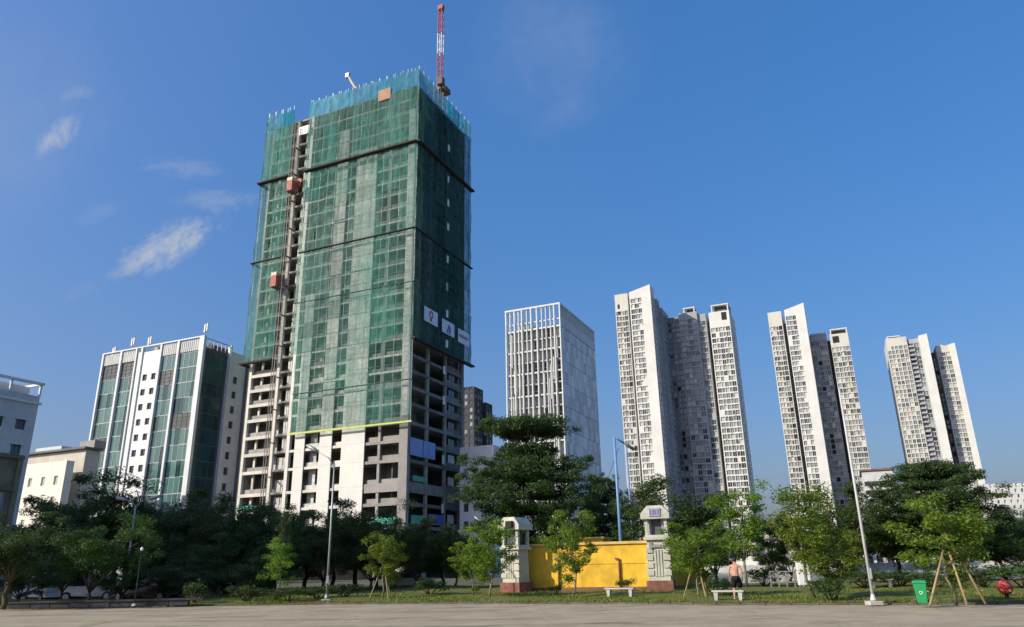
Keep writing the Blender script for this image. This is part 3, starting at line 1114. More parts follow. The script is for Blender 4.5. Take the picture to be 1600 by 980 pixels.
banner('white banner with a red round mark on the dark netting', 3.8, 9.4, 49.7, 52.8,
       [('emblem', 'mark_red', ring(.5, .62, .16, .27, 0, 360) + [[(.43, .14), (.55, .14), (.55, .36), (.43, .36)]])])
banner('white banner with a blue peaked mark on the dark netting', 11.2, 16.7, 49.3, 52.3,
       [('emblem', 'mark_blue', [[(.36, .2), (.46, .2), (.54, .62), (.54, .85)], [(.54, .2), (.68, .2), (.68, .5), (.56, .82)], [(.30, .1), (.72, .1), (.72, .16), (.30, .16)]])])
banner('white banner with a slanting line of blue letters on the dark netting', 18.4, 23.7, 49.0, 52.1,
       [('lettering', 'mark_violet', [[(.1 + .1 * k, .42), (.17 + .1 * k, .42), (.17 + .1 * k, .60 + .06 * (k % 2)), (.1 + .1 * k, .60 + .06 * (k % 2))] for k in range(8)])])

# builders' hoist on the front
H = thing('construction_hoist', 'red-caged construction hoist on a steel mast up the tower front', 'hoist', tower_world(-33.9, -.5, 0), GA)
mb = MB()
for (a, b) in ((-.33, -.33), (.33, -.33), (.33, .33), (-.33, .33)):
    mb.box(a - .05, a + .05, b - .05, b + .05, 0, 103)
for k in range(69):
    z = k * 1.5
    s_ = 1 if k % 2 else -1
    for y in (-.33, .33):
        mb.tube((-.33 * s_, y, z), (.33 * s_, y, z + 1.5), .03, n=4)
    mb.tube((-.33, -.33, z), (.33, -.33, z), .03, n=4)
    mb.tube((.33, -.33 * s_, z), (.33, .33 * s_, z + 1.5), .03, n=4)
mb.build('mast', 'mast', H)
for z in range(6, 102, 7):
    part_box('wall_tie', 'steel_dk', H, -.25, .25, .3, 2.1, z, z + .12)
for cx, z in ((.9, 84.6), (-1.3, 61.4)):
    c_ = MB()
    c_.box(cx - .75, cx + .75, -1.3, .9, z, z + 2.5, 0).box(cx - .78, cx + .78, -1.33, .93, z + 2.5, z + 3.3, 1)
    for q in range(5):
        c_.box(cx - .75 + q * .36, cx - .69 + q * .36, -1.36, -1.30, z, z + 2.5, 1)
    c_.box(cx - .8, cx + .8, -1.36, .95, z - .12, z, 2)
    c_.build('cage', ['hoist_red', 'hoist_cream', 'steel_dk'], H, bevel=.02)
obj('landing_gate', MB().box(.6, 2.6, .6, .66, 86, 88.2).box(.7, 2.5, .5, .58, 86.2, 87.0).mesh('landing_gate', 'hoist_red'), H)

# tower crane: mast inside the building, jib raised nearly upright
cw = tower_world(-2.7, 14, 100)
CR = thing('tower_crane', 'red and white lattice crane jib standing upright above the netted tower', 'crane', cw, GA)


def lattice(z0, z1, w0, w1, mat, name, pitch=1.1):
    mb = MB()
    n = max(1, int((z1 - z0) / pitch))
    W = lambda t: w0 + (w1 - w0) * t
    cs = ((-1, -1), (1, -1), (1, 1), (-1, 1))
    for i in range(4):
        a, b = cs[i], cs[(i + 1) % 4]
        mb.tube((a[0] * w0, a[1] * w0, z0), (a[0] * w1, a[1] * w1, z1), .1, n=5)
        for k in range(n):
            t0, t1 = k / n, (k + 1) / n
            p, q = (a, b) if k % 2 else (b, a)
            mb.tube((p[0] * W(t0), p[1] * W(t0), z0 + (z1 - z0) * t0), (q[0] * W(t1), q[1] * W(t1), z0 + (z1 - z0) * t1), .06, n=4)
    return mb.build(name, mat, CR)


lattice(-20, 12.0, .7, .7, 'steel_dk', 'mast_section', 1.6)
mb = MB().box(-.9, .9, -.9, .9, 12, 12.7).box(.2, 1.7, -1.9, -.6, 12.7, 14.6).box(-1.1, 1.1, .9, 3.4, 12.7, 14.0)
mb.build('slewing_deck', 'steel_dk', CR, bevel=.03)
lattice(12.7, 22.8, .5, .55, 'red', 'jib_section')
lattice(22.8, 28.8, .55, .55, 'white', 'jib_section')
lattice(28.8, 36.6, .55, .45, 'red', 'jib_section')
MB().box(-.7, .7, -.5, .5, 36.4, 37.6).build('jib_head', 'red', CR, bevel=.05)

# placing boom on the top deck
PBm = thing('placing_boom', 'short grey concrete placing boom tilted above the tower rim', 'boom', tower_world(-19.3, 3, 106.4), GA)
MB().tube((0, 0, 0), (-.1, 0, 4.6), .28, .22, n=8).build('post', 'steel', PBm)
MB().path([(-.1, 0, 4.4), (-1.4, 0, 6.6), (-2.8, 0, 9.2)], [.3, .34, .26], n=8).build('arm', 'hoist_cream', PBm)
MB().box(-3.3, -2.3, -.35, .35, 8.4, 9.6).build('arm_head', 'steel', PBm, bevel=.06)

# ------------------------------------------------------------------ green glass office block
GO = thing('glass_office_block', 'green glass office block with white fins and a white windowed strip', 'building', (-69.8, 161.1), GA)
rO = random.Random(21)
HG = 52.4
pitch, zt0 = 3.5, 49.4
mb = MB()
mb.box(-32.4, -.1, .5, 14.6, 0, HG - 2.2)
mb.build('core', 'seam', GO)
for a, b in ((-32.6, -32.1), (-26.4, -25.8), (-21.2, -20.8), (-19.4, -18.9), (-13.2, -12.7), (-7.8, -7.2), (-1.0, .35)):
    part_box('fin', 'off_white', GO, a, b, -.22, .5, 0, HG - .04)
panes = []
bays = ((-32.1, -26.4, 4), (-25.8, -21.2, 3), (-12.7, -7.8, 3), (-7.2, -1.0, 4))
for fl in range(14):
    z = zt0 - (fl + 1) * pitch
    for bi, (a, b, n) in enumerate(bays):
        lou = (fl, bi) in ((0, 0), (0, 1), (4, 3), (5, 0), (1, 2))
        w = (b - a) / n
        for i in range(n):
            k = 'lou' if lou else ('teal' if rO.random() < .84 else 'teald')
            panes.append((a + (i + .5) * w, .3, z, w - .02, pitch - .05, 0, k))
    for i in range(4):
        panes.append((-.02, 1.0 + i * 1.75, z, 1.72, pitch - .05, R(90), 'teald'))
place_windows(GO, panes, 300, 'pane')
# parapet louvres above the glass
for a, b in ((-32.1, -26.5), (-25.7, -21.2), (-12.6, -7.9), (-7.1, -1.1)):
    n = int((b - a) / .55)
    for i in range(n):
        x = a + (i + .5) * (b - a) / n
        part_box('parapet_louvre', 'grey_paint', GO, x - .2, x + .2, .1, .3, zt0 + .1, HG - .35)
part_box('parapet_rail', 'off_white', GO, -32.6, .35, -.24, .4, HG - .04, HG + .25)
# white strip with two window columns
rects, wn = [], []
for fl in range(12):
    z = 44.2 - fl * 3.5
    for x in (-17.4, -14.6):
        rects.append((x - .7, x + .7, z, z + 1.5))
        wn.append((x, .1 + .25, z, 1.4, 1.5, 0, 'dk2'))
mb = MB()
holed(mb, (0, .1, 0), (1, 0, 0), (0, 1, 0), -18.9, -13.3, 0, HG - 1.2, rects, .3)
mb.quad((-18.9, .1, HG - 1.2), (-13.3, .1, HG - 1.2), (-13.3, .9, HG - 1.2), (-18.9, .9, HG - 1.2))
mb.build('wall_strip', 'off_white', GO)
place_windows(GO, wn)
part_box('wall_strip', 'off_white', GO, -20.6, -19.7, .1, .6, 0, HG - 1)
# right flank: white wall with one window column
rects, wn = [], []
for fl in range(12):
    z = 43.5 - fl * 3.5
    rects.append((9.6, 10.9, z, z + 1.7))
    wn.append((.1, 10.25, z, 1.3, 1.7, R(90), 'dk2'))
mb = MB()
holed(mb, (.4, 0, 0), (0, 1, 0), (-1, 0, 0), 8.1, 13.2, 0, HG - 1.5, rects, .3)
mb.build('wall_strip', 'off_white', GO)
place_windows(GO, wn)
part_box('fin', 'slate', GO, -.2, .9, 13.2, 13.7, 0, HG - 2)
part_box('fin', 'off_white', GO, -.2, .75, 7.7, 8.1, 0, HG - .2)
part_box('wall_strip', 'off_white', GO, -.4, .25, 13.7, 17.5, 0, HG - 3.4)
for y in np.arange(.8, 8, 1.2):
    part_box('roof_rail_post', 'grey_paint', GO, -.25, -.1, y, y + .12, HG - 2.2, HG)
part_box('roof_rail', 'off_white', GO, -.3, -.05, .5, 8, HG - .2, HG)
part_box('roof_plant', 'grey_paint', GO, -30, -21, 5, 11, HG - 2.2, HG + .4)
part_box('roof_plant', 'yellow_cap', GO, -19, -12, 3, 8, HG - 2.2, HG + .7)
part_box('roof_plant', 'tile', GO, -7, -1.5, 4, 9, HG - 2.2, HG - .6)
for lab, x, y, h in (('slim roof antenna at the left end of the green glass office block', -30.5, 1.2, 2.6), ('tall twin panel antenna on the roof of the green glass office block', -24.6, 1.4, 4.2),
                     ('roof antenna above the white strip of the green glass office block', -18.8, 1.3, 3.6), ('roof antenna on the near corner of the green glass office block', -.5, .8, 4.0)):
    c, s_ = math.cos(GA), math.sin(GA)
    an = thing('roof_antenna', lab, 'antenna', (-69.8 + x * c - y * s_, 161.1 + x * s_ + y * c, HG - 1.8), GA, 'antennas on the office roof')
    MB().tube((0, 0, 0), (0, 0, h + 1.4), .09, n=6).build('mast', 'steel', an)
    part_box('panel', 'white', an, -.5, -.15, -.2, .1, h - .9, h + 1.0)
    part_box('panel', 'white', an, .15, .45, -.15, .15, h - .6, h + 1.2)

# ------------------------------------------------------------------ buildings at the left edge
def simple_block(nm, label, x, y, rz, w, d, h, wall, fr, rr, kind='dk2', depth=.25, cat='building', roofm=None, para=.8):
    """rectangular building: near right corner at (x, y); front spans -w..0 along local x, flank 0..d along local y"""
    o = thing(nm, label, cat, (x, y), rz)
    mb = MB()
    holed(mb, (0, 0, 0), (1, 0, 0), (0, 1, 0), -w, 0, 0, h, fr, depth)
    holed(mb, (0, 0, 0), (0, 1, 0), (-1, 0, 0), 0, d, 0, h, rr, depth)
    mb.quad((-w, 0, 0), (-w, d, 0), (-w, d, h), (-w, 0, h)).quad((-w, d, 0), (0, d, 0), (0, d, h), (-w, d, h))
    mb.quad((-w, 0, h - para), (0, 0, h - para), (0, d, h - para), (-w, d, h - para))
    t = .25
    mb.quad((-w, t, h - para), (0, t, h - para), (0, t, h), (-w, t, h)).quad((-t, 0, h - para), (-t, d, h - para), (-t, d, h), (-t, 0, h))
    mb.quad((-w, 0, h), (0, 0, h), (0, t, h), (-w, t, h)).quad((-t, t, h), (0, t, h), (0, d, h), (-t, d, h))
    mb.build('wall', wall, o)
    r = random.Random(hash(nm) % 1000 if False else len(label))
    ks = kind if isinstance(kind, (list, tuple)) else [kind]
    wn = [((a + b) / 2, depth - .05, c, b - a, e - c, 0, r.choice(ks)) for a, b, c, e in fr]
    wn += [(-depth + .05, (a + b) / 2, c, b - a, e - c, R(90), r.choice(ks)) for a, b, c, e in rr]
    wn.sort(key=lambda q: -q[2])
    place_windows(o, wn)
    return o


def grid(s0, s1, n, w, z0, z1, pitch_, h):
    out = []
    st = (s1 - s0) / n
    z = z0
    while z + h < z1:
        for i in range(n):
            c = s0 + (i + .5) * st
            out.append((c - w / 2, c + w / 2, z, z + h))
        z += pitch_
    return out


o = simple_block('grey_block', 'grey walled block with an open roof frame at the left edge', -74.0, 113.6, GA, 16, 14, 28.2, 'grey_paint',
                 grid(-15, -1, 4, 1.5, 5, 27, 3.7, 1.5), grid(-.2, 13.5, 4, 1.5, 4.0, 27, 3.75, 1.5))
o.location = (-73.9 - 14 * math.sin(R(24)) , 113.9 - 14 * math.cos(R(24)), 0)
part_box('roof_beam', 'off_white', o, -.4, .2, -.1, 14.3, 30.0, 30.35)
part_box('roof_beam', 'off_white', o, -16, .2, 13.9, 14.25, 30.02, 30.37)
for y in (.2, 4.6, 9.2, 13.8):
    part_box('roof_post', 'off_white', o, -.3, 0, y, y + .3, 28.2, 30.0)
part_box('cornice', 'off_white', o, -16, .3, -.3, 14.3, 26.9, 27.25)
part_box('stair_house', 'off_white', o, -10, -1.5, 5, 13.2, 27.4, 29.7)
for z in (8.0, 11.7, 15.4, 19.2, 23):
    for q in range(4):
        part_box('window_hood', 'off_white', o, 0, .35, .55 + q * 3.42, 2.5 + q * 3.42, z + 1.35 - .1, z + 1.5 - .1)

o = simple_block('brown_house', 'brown weathered house with a sloping parapet at the left edge', -66.3, 101.0, GA, 12, 13, 17.0, 'brown_stone',
                 grid(-11.5, -.5, 4, 1.4, 3, 16, 3.6, 1.8), grid(.5, 12.6, 4, 1.3, 2.6, 16, 3.8, 2.0), ['dk2', 'mid'])
o.location = (-66.3 - 13 * math.sin(R(24)), 101.0 - 13 * math.cos(R(24)), 0)
part_box('cornice', 'brown_stone', o, -12, .35, -.35, 13.1, 16.6, 17.1)
part_box('cornice', 'brown_stone', o, -.2, .25, -.2, 13.05, 12.4, 12.8)
for y in (0.1, 12.3):
    part_box('pilaster', 'brown_stone', o, -.1, .3, y, y + .7, 0, 16.6)

o = simple_block('cream_block', 'bright cream block with nine small windows left of the glass office', -86.5, 145.0, GA, 12.6, 1.6, 22.8, 'bright_cream',
                 [(a, a + 1.1, z, z + 1.7) for z in (6.2, 10.4, 14.4, 18.3) for a in (-10.4, -6.6, -2.9)], [], 'cur')
o2 = simple_block('stepped_block', 'pale block with a dark roof slab behind the cream block', -85.3, 148.8, GA, 19, 3.2, zt(127, 702, 171.5), 'beige',
                  [(a, a + 1.6, z, z + .8) for z in (8, 12, 16, 20) for a in (-5.2,)], [], 'dk2')
hs2 = zt(127, 702, 171.5)
part_box('roof_slab', 'slate', o2, -20, .6, -.8, 3.4, hs2 + .1, hs2 + .5)
part_box('stair_house', 'taupe', o2, -3.5, .8, 1, 3.6, hs2 + .5, hs2 + 2.0)
part_box('stair_house', 'grey_paint', o2, -17, -9, 1, 3.3, hs2 + .5, hs2 + 1.6)

# unseen block added outside the frame to the left to shade the street trees
sb = simple_block('unseen_shade_block', 'plain grey corner block beyond the left edge of the view', -71.8, 23.8, R(25), 24, 40, 47, 'grey_paint',
                  grid(-23, -1, 6, 1.8, 3, 46, 3.6, 1.6), grid(1, 39, 9, 1.8, 3, 46, 3.6, 1.6), ['dk2', 'mid'])

# ------------------------------------------------------------------ office with white fins
FO = thing('fin_office_tower', 'white office tower with vertical fins and a grey panelled flank', 'building', (15.26, 222.88), GA)
rF = random.Random(8)
part_box('core', 'seam', FO, -18.4, -.3, .6, 33.6, 0, 73.4)
pn = []
for fl in range(20):
    z = 73.2 - (fl + 1) * 3.62
    for i in range(12):
        w = 18.1 / 12
        k = rF.choice(('fin_m', 'fin_m', 'fin_c', 'fin_c', 'fin_d') if (fl < 6 or i > 7) else ('fin_m', 'fin_c', 'fin_c', 'fin_c', 'fin_d'))
        if 1 < fl < 9 and i > 7 and rF.random() < .35:
            k = 'fin_d'
        pn.append((-18.3 + (i + .5) * w, .4, z, w - .03, 3.5, 0, k))
place_windows(FO, pn, 300, 'pane')
for x in (-18.7, -17.3, -15.7, -14.4, -13.1, -11.5, -9.9, -7.9, -6.3, -4.9, -3.4, -2.0, -.05):
    w = .36 if x in (-18.7, -15.7, -13.1, -9.9, -7.9, -2.0, -.05) else .24
    part_box('fin', 'off_white', FO, x - w / 2, x + w / 2, -.75 if w > .3 else -.5, .35, 0, 80.2)
for i in range(22):
    x0 = rF.uniform(-18, -1.5)
    z0 = rF.uniform(20, 66)
    part_box('short_fin', 'off_white', FO, x0, x0 + .2, -.6, .3, z0, z0 + rF.choice((7.2, 10.8)))
for z in (73.3, 66.2, 59.0, 51.8, 44.6, 37.4, 30.2, 23):
    part_box('floor_band', 'off_white', FO, -18.6, 0, -.3, .3, z - .22, z + .22)
for z in (62.6, 55.4, 48.2, 41, 69.8):
    part_box('floor_band', 'grey_paint', FO, -18.5, -.1, -.1, .32, z - .15, z + .15)
part_box('crown_beam', 'off_white', FO, -18.95, .2, -.78, -.2, 80.2, 80.75)
part_box('crown_beam', 'off_white', FO, -.4, .2, -.18, 34, 80.15, 80.7)
part_box('crown_wall', 'cream', FO, -.25, .05, .5, 33.9, 76.6, 80.1)
part_box('crown_wall', 'off_white', FO, -.3, .12, .45, 33.9, 73.4, 76.5)
part_box('crown_beam', 'off_white', FO, -18.8, -.2, -.1, .2, 75.6, 75.9)
part_box('crown_beam', 'off_white', FO, -18.8, -18.5, .3, 34, 80.1, 80.6)
part_box('roof_plant', 'grey_paint', FO, -16.5, -11, 4, 12, 73.4, 76.2)
part_box('roof_plant', 'grey_paint', FO, -8, -4, 6, 14, 73.4, 75.2)
# flank panels, each row shifted so the joints run aslant
ph = 3.62
for fl in range(20):
    z = 73.2 - (fl + 1) * ph
    sh = (fl * .6) % 2.45
    ys = [0.1] + [sh + 2.45 * k for k in range(15) if .6 < sh + 2.45 * k < 33.3] + [33.7]
    for a, b in zip(ys, ys[1:]):
        part_box('flank_panel', 'panel', FO, -.3, .05, a + .025, b - .025, z + .03, z + ph - (.14 if fl % 2 else .03))

# slender slanting strips over the flank panels
for k in range(13):
    y0 = 1.2 + 2.5 * k
    ztop = 73.0 - (k % 3) * 7.24
    y1 = min(33.4, y0 + 3.4)
    st_ = MB().hexa([(.05, y1 - .06, ztop - 28), (.11, y1 - .06, ztop - 28), (.11, y1 + .06, ztop - 28), (.05, y1 + .06, ztop - 28), (.05, y0 - .06, ztop), (.11, y0 - .06, ztop), (.11, y0 + .06, ztop), (.05, y0 + .06, ztop)])
    st_.build('slanting_strip', 'off_white', FO)

# ------------------------------------------------------------------ the apartment towers
def apt(nm, label, ox, oy, blocks, seed, extra=(), k=1.0):
    o = thing(nm, label, 'building', (ox * k, oy * k), GA, 'pale apartment towers on the right')
    o.scale = (k, k, k)
    r = random.Random(seed)
    allw = []
    for bk in blocks:
        x0, x1, y0, y1, h = bk['x'][0], bk['x'][1], bk['y'][0], bk['y'][1], bk['h']
        hl = bk.get('hl', h)            # roof height at the left edge (slanted tops)
        fr, rr, fk, rk_ = [], [], [], []
        top = min(h, hl) - bk.get('head', 3.0)
        nfl = int((top - 4) / 3.15)
        for fl in range(nfl):
            z = top - (fl + 1) * 3.15
            for (a, b, hh, kinds, bal) in bk.get('front', ()):
                if r.random() < .04:
                    continue
                j = r.uniform(-.25, .25) if bal == 2 else 0
                fr.append((a + j, b + j, z + .45 if not bal else z + .3, z + .45 + hh if not bal else z + .3 + hh))
                fk.append(r.choice(kinds))
            for (a, b, hh, kinds, bal) in bk.get('right', ()):
                rr.append((a, b, z + .45, z + .45 + hh))
                rk_.append(r.choice(kinds))
        mb = MB()
        zt_ = min(h, hl)
        dp = bk.get('depth', .45)
        fr = [tuple(round(q, 3) for q in t) for t in fr]
        rr = [tuple(round(q, 3) for q in t) for t in rr]
        holed(mb, (0, y0, 0), (1, 0, 0), (0, 1, 0), x0, x1, 0, zt_, fr, dp)
        holed(mb, (x1, 0, 0), (0, 1, 0), (-1, 0, 0), y0, y1, 0, zt_, rr, dp)
        mb.quad((x0, y0, 0), (x0, y1, 0), (x0, y1, zt_), (x0, y0, zt_)).quad((x0, y1, 0), (x1, y1, 0), (x1, y1, zt_), (x0, y1, zt_))
        if h != hl:
            mb.hexa([(x0, y0, zt_ - .01), (x1, y0, zt_ - .01), (x1, y1, zt_ - .01), (x0, y1, zt_ - .01), (x0, y0, hl), (x1, y0, h), (x1, y1, h), (x0, y1, hl)])
        else:
            mb.quad((x0, y0, zt_), (x1, y0, zt_), (x1, y1, zt_), (x0, y1, zt_))
        mb.build('wing', bk['mat'], o)
        w1 = [((a + b) / 2, y0 + dp - .05, c, b - a, d - c, 0, k) for (a, b, c, d), k in zip(fr, fk)]
        w2 = [(x1 - dp + .05, (a + b) / 2, c, b - a, d - c, R(90), k) for (a, b, c, d), k in zip(rr, rk_)]
        allw += w1 + w2
        # balcony slabs and rails
        for (a, b) in bk.get('balcony', ()):
            ms = MB().box(a, b, y0 - 1.1, y0, -.16, 0).box(a, b, y0 - 1.1, y0 - 1.02, 0, .95).mesh('balcony', bk['mat'])
            for fl in range(nfl):
                obj('balcony', ms, o, (0, 0, top - (fl + 1) * 3.15 + .3))
    # air conditioner boxes beside some windows
    mb = MB()
    for (x, y, z, w, h, rz, kk) in allw:
        if z > 30 and r.random() < .15:
            if rz:
                mb.box(x + .4, x + .8, y - w / 2 - .1, y - w / 2 + .7, z - .65, z - .05)
            else:
                q = x + r.choice((-1, 1)) * w * .3
                mb.box(q - .4, q + .4, y - .66, y - .41, z - .62, z - .1)
    if mb.v:
        tag(mb.build('air_conditioner_boxes', 'grey_paint', o), kind='stuff')
    allw.sort(key=lambda q: (0 if q[2] > 38 else 1, q[1]))
    place_windows(o, allw, 300)
    for (mat_, x0, x1, y0, y1, z0, z1) in extra:
        part_box('roof_frame', mat_, o, x0, x1, y0, y1, z0, z1)
    return o


LT = ('cur', 'mid', 'mid', 'cur', 'mid', 'dark', 'mid')
MX = ('mid', 'dark', 'cur', 'mid', 'mid', 'dark')
DK = ('dark', 'dark', 'mid', 'mid', 'void')
GR = ('mid', 'dark', 'mid', 'cur', 'dark')


def top_box(x0, x1, y0, y1, z, h, mat_='apt_white'):
    return [(mat_, x0, x0 + .6, y0, y0 + .6, z, z + h), (mat_, x1 - .6, x1, y0, y0 + .6, z, z + h), (mat_, x0 - .2, x1 + .2, y0 - .2, y1, z + h, z + h + .6),
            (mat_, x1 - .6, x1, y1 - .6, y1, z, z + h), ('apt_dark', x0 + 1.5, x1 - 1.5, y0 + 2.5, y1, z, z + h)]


apt('apartment_tower', 'nearest pale apartment tower with a slanted white prism beside the fin office', 77.2, 389.8, [
    dict(x=(-20.6, -13.1), y=(0, 30), h=147.2, mat='apt_cream', head=10, front=[(-20.1, -18.6, 2.38, LT, 0), (-18.4, -16.9, 2.38, LT, 0), (-16.6, -15.5, 2.18, GR, 0), (-15.3, -13.5, 2.58, DK, 1)], right=[]),
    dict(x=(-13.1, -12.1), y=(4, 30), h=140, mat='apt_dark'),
    dict(x=(-12.1, 0), y=(0, 9), h=150.2, hl=147.4, mat='apt_white', head=4, front=[(-11.5, -9.5, 2.48, LT, 0), (-9.35, -7.5, 2.48, LT, 0), (-7.35, -5.4, 2.48, LT, 0)], right=[(1.0, 3.4, 2.48, GR, 0), (5.0, 7.8, 2.48, GR, 0)]),
    dict(x=(-12, 1.2), y=(9, 15), h=144.4, mat='apt_grey', head=3, right=[(9.5, 11.6, 2.48, GR, 0), (12.2, 14.6, 2.48, MX, 0)]),
    dict(x=(-12, 2.4), y=(15, 32), h=140.6, mat='apt_grey', head=3, right=[(15.6, 17.6, 2.48, GR, 0), (18.4, 20.8, 2.48, MX, 0), (21.6, 25, 2.48, DK, 0)]),
    dict(x=(2.4, 9.6), y=(26, 46), h=137.4, mat='apt_slate', head=3, front=[(2.9, 4.4, 2.48, GR, 0), (5.0, 6.9, 2.58, DK, 1), (7.3, 9.2, 2.48, GR, 0)]),
    dict(x=(9.6, 20.1), y=(24.5, 46), h=138.6, mat='apt_grey', head=4, front=[(10.2, 12.2, 2.48, LT, 0), (12.4, 14.4, 2.48, LT, 0), (14.6, 16.6, 2.48, GR, 0), (17.0, 19.4, 2.48, MX, 2)]),
    dict(x=(20.1, 24.6), y=(26, 46), h=137.0, mat='apt_grey', head=4, front=[(20.5, 22.1, 2.38, GR, 0), (22.3, 24.2, 2.48, MX, 1)]),
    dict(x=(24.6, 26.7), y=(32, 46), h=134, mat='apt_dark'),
    dict(x=(26.7, 37.9), y=(24, 46), h=136.4, mat='apt_white', head=9, front=[(27.2, 29.4, 2.38, LT, 0), (29.7, 31.2, 2.38, LT, 0), (31.5, 33.5, 2.48, MX, 1), (33.8, 35.2, 2.28, LT, 0), (35.4, 37.5, 2.48, MX, 1)], right=[(27, 29, 2.18, DK, 0), (33, 36, 2.18, DK, 0)])],
    41, top_box(12.6, 19.0, 24.7, 32, 138.6, 2.4) + top_box(28.4, 37.7, 24.2, 35, 136.4, 3.6) + [('void', 33.6, 36.4, 23.9, 24.3, 131, 135.6), ('void', -19.2, -18, -.1, .2, 138.6, 141.2), ('void', -19.2, -18, -.1, .2, 135.4, 137)], .92)
apt('apartment_tower', 'middle apartment tower of the three on the right, slanted white prism top', 176.25, 427.3, [
    dict(x=(-20.8, -12.9), y=(0, 28), h=147, mat='apt_cream', head=9, front=[(-20.2, -18.7, 2.38, LT, 0), (-18.5, -17.0, 2.38, LT, 0), (-16.7, -15.6, 2.18, MX, 0), (-15.3, -13.3, 2.58, DK, 1)]),
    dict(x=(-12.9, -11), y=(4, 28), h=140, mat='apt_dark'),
    dict(x=(-11, .6), y=(0, 14), h=150.3, hl=147.2, mat='apt_white', head=4, front=[(-10.5, -8.7, 2.48, LT, 0), (-8.55, -6.8, 2.48, LT, 0), (-6.65, -4.8, 2.48, LT, 0)]),
    dict(x=(-11, 10.2), y=(16, 50), h=133.6, mat='apt_grey', head=4, front=[(1.0, 3.1, 2.48, GR, 0), (3.5, 5.6, 2.58, DK, 1), (5.9, 7.6, 2.48, GR, 0), (7.8, 9.7, 2.48, MX, 0)]),
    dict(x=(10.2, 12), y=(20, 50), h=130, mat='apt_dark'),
    dict(x=(12, 22.2), y=(10, 50), h=131.0, mat='apt_cream', head=8, front=[(12.4, 14.4, 2.38, LT, 0), (14.7, 16.5, 2.48, MX, 1), (16.8, 18.4, 2.38, LT, 0), (18.6, 19.9, 2.38, GR, 0), (20.1, 22.1, 2.48, MX, 1)])],
    42, top_box(12.6, 22.0, 10.2, 20, 131.0, 2.6) + [('void', 13.4, 17, 9.9, 10.3, 125.5, 129.6), ('apt_cream', 1, 10, 18, 30, 133.6, 135)], 1.1)
apt('apartment_tower', 'rightmost apartment tower with two blank white edges', 291.3, 501.0, [
    dict(x=(-27.2, -14), y=(0, 34), h=151.6, mat='apt_cream', head=6, front=[(-26.8, -24.9, 2.38, LT, 0), (-24.4, -22.6, 2.38, LT, 0), (-22.0, -20.2, 2.38, LT, 0), (-19.6, -17.2, 2.48, MX, 0), (-16.6, -14.4, 2.58, MX, 1)]),
    dict(x=(-14, -6.4), y=(1.5, 34), h=149.5, mat='apt_grey', head=3, front=[(-13.4, -10.4, 2.58, DK, 1), (-9.8, -7, 2.58, DK, 1)], balcony=[(-13.5, -10.2)]),
    dict(x=(-6.4, -1), y=(-1, 34), h=151.5, hl=150.6, mat='apt_white'),
    dict(x=(-1, 3.6), y=(14, 40), h=141, mat='apt_dark', head=4, front=[(-.4, 1.2, 2.48, DK, 1), (1.7, 3.2, 2.48, DK, 1)]),
    dict(x=(3.6, 12.4), y=(8, 40), h=144.0, hl=143, mat='apt_cream', head=4, front=[(4.2, 6.4, 2.48, LT, 0), (6.7, 8.9, 2.48, LT, 0), (9.3, 11.9, 2.48, MX, 1)]),
    dict(x=(12.4, 15.6), y=(7, 40), h=144.6, hl=144.0, mat='apt_white')],
    43, top_box(-26, -18, .5, 12, 151.6, .8) + [('apt_cream', 4, 9, 12, 30, 143.6, 145.2)], .93)

# ------------------------------------------------------------------ other buildings in the background
x, y = gp(741, 330, 640)
o = simple_block('slate_tower', 'dark slate apartment tower in shade right of the netted tower', x, y, GA, 14, 9, zt(750, 607, 333), 'slate_shaded',
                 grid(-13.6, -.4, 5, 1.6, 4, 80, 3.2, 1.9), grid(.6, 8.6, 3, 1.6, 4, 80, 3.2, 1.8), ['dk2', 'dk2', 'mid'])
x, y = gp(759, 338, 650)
simple_block('slate_tower', 'lower dark slate tower stepping down behind the taller slate one', x, y, GA, 14, 7, zt(766, 630, 340), 'slate_shaded',
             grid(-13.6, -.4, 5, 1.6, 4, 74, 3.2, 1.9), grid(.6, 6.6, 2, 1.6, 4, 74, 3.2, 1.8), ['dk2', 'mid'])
x, y = gp(772, 150)
simple_block('white_house', 'plain white house half hidden behind the tiered tree', x, y, GA, 7.5, 10, 25.0, 'apt_white',
             grid(-7.2, -.3, 3, 1.1, 2, 24, 3.4, 1.6), [], ['dk2', 'mid'])
x, y = gp(1395, 300, 740)
o = simple_block('banded_office', 'low grey office with dark window bands between two apartment towers', x, y, GA, 10, 22, 40.0, 'grey_paint',
                 [(-9.6, -.5, z, z + 2.0) for z in np.arange(3, 37, 3.8)], [(.5, 21, z, z + 2.0) for z in np.arange(3, 37, 3.8)], 'dk2')
part_box('roof_slab', 'tile', o, -10.6, .6, -.6, 22.4, 40.0, 40.8)
o.scale = (1, 1, zt(1404, 731, 300) / 40.6)
x, y = gp(1640, 235, 780)
o = simple_block('checker_block', 'pale textured block with a dark base at the right edge', x, y, R(-10), 20, 14, 25.5, 'apt_white',
                 [(a, a + .55, z, z + 1.1) for k, z in enumerate(np.arange(15.6, 24.5, 1.75)) for a in np.arange(-19.5 + .4 * (k % 2), -.8, 1.5)], [], ['mid', 'cur', 'dark'])
part_box('dark_base', 'slate', o, -20.3, .3, -.3, 14, 0, 14.6)
o.scale = (1, 1, zt(1575, 757, 235) / 25.5)
x, y = gp(1256, 165)
o = simple_block('beige_house', 'beige house with a hipped brown roof across the lake', x, y, GA, 7.0, 8, 8.2, 'beige',
                 grid(-6.5, -.5, 3, 1.0, 1.2, 8, 3.2, 1.5), grid(.5, 7.5, 3, 1.0, 1.2, 8, 3.2, 1.5), 'dk2')
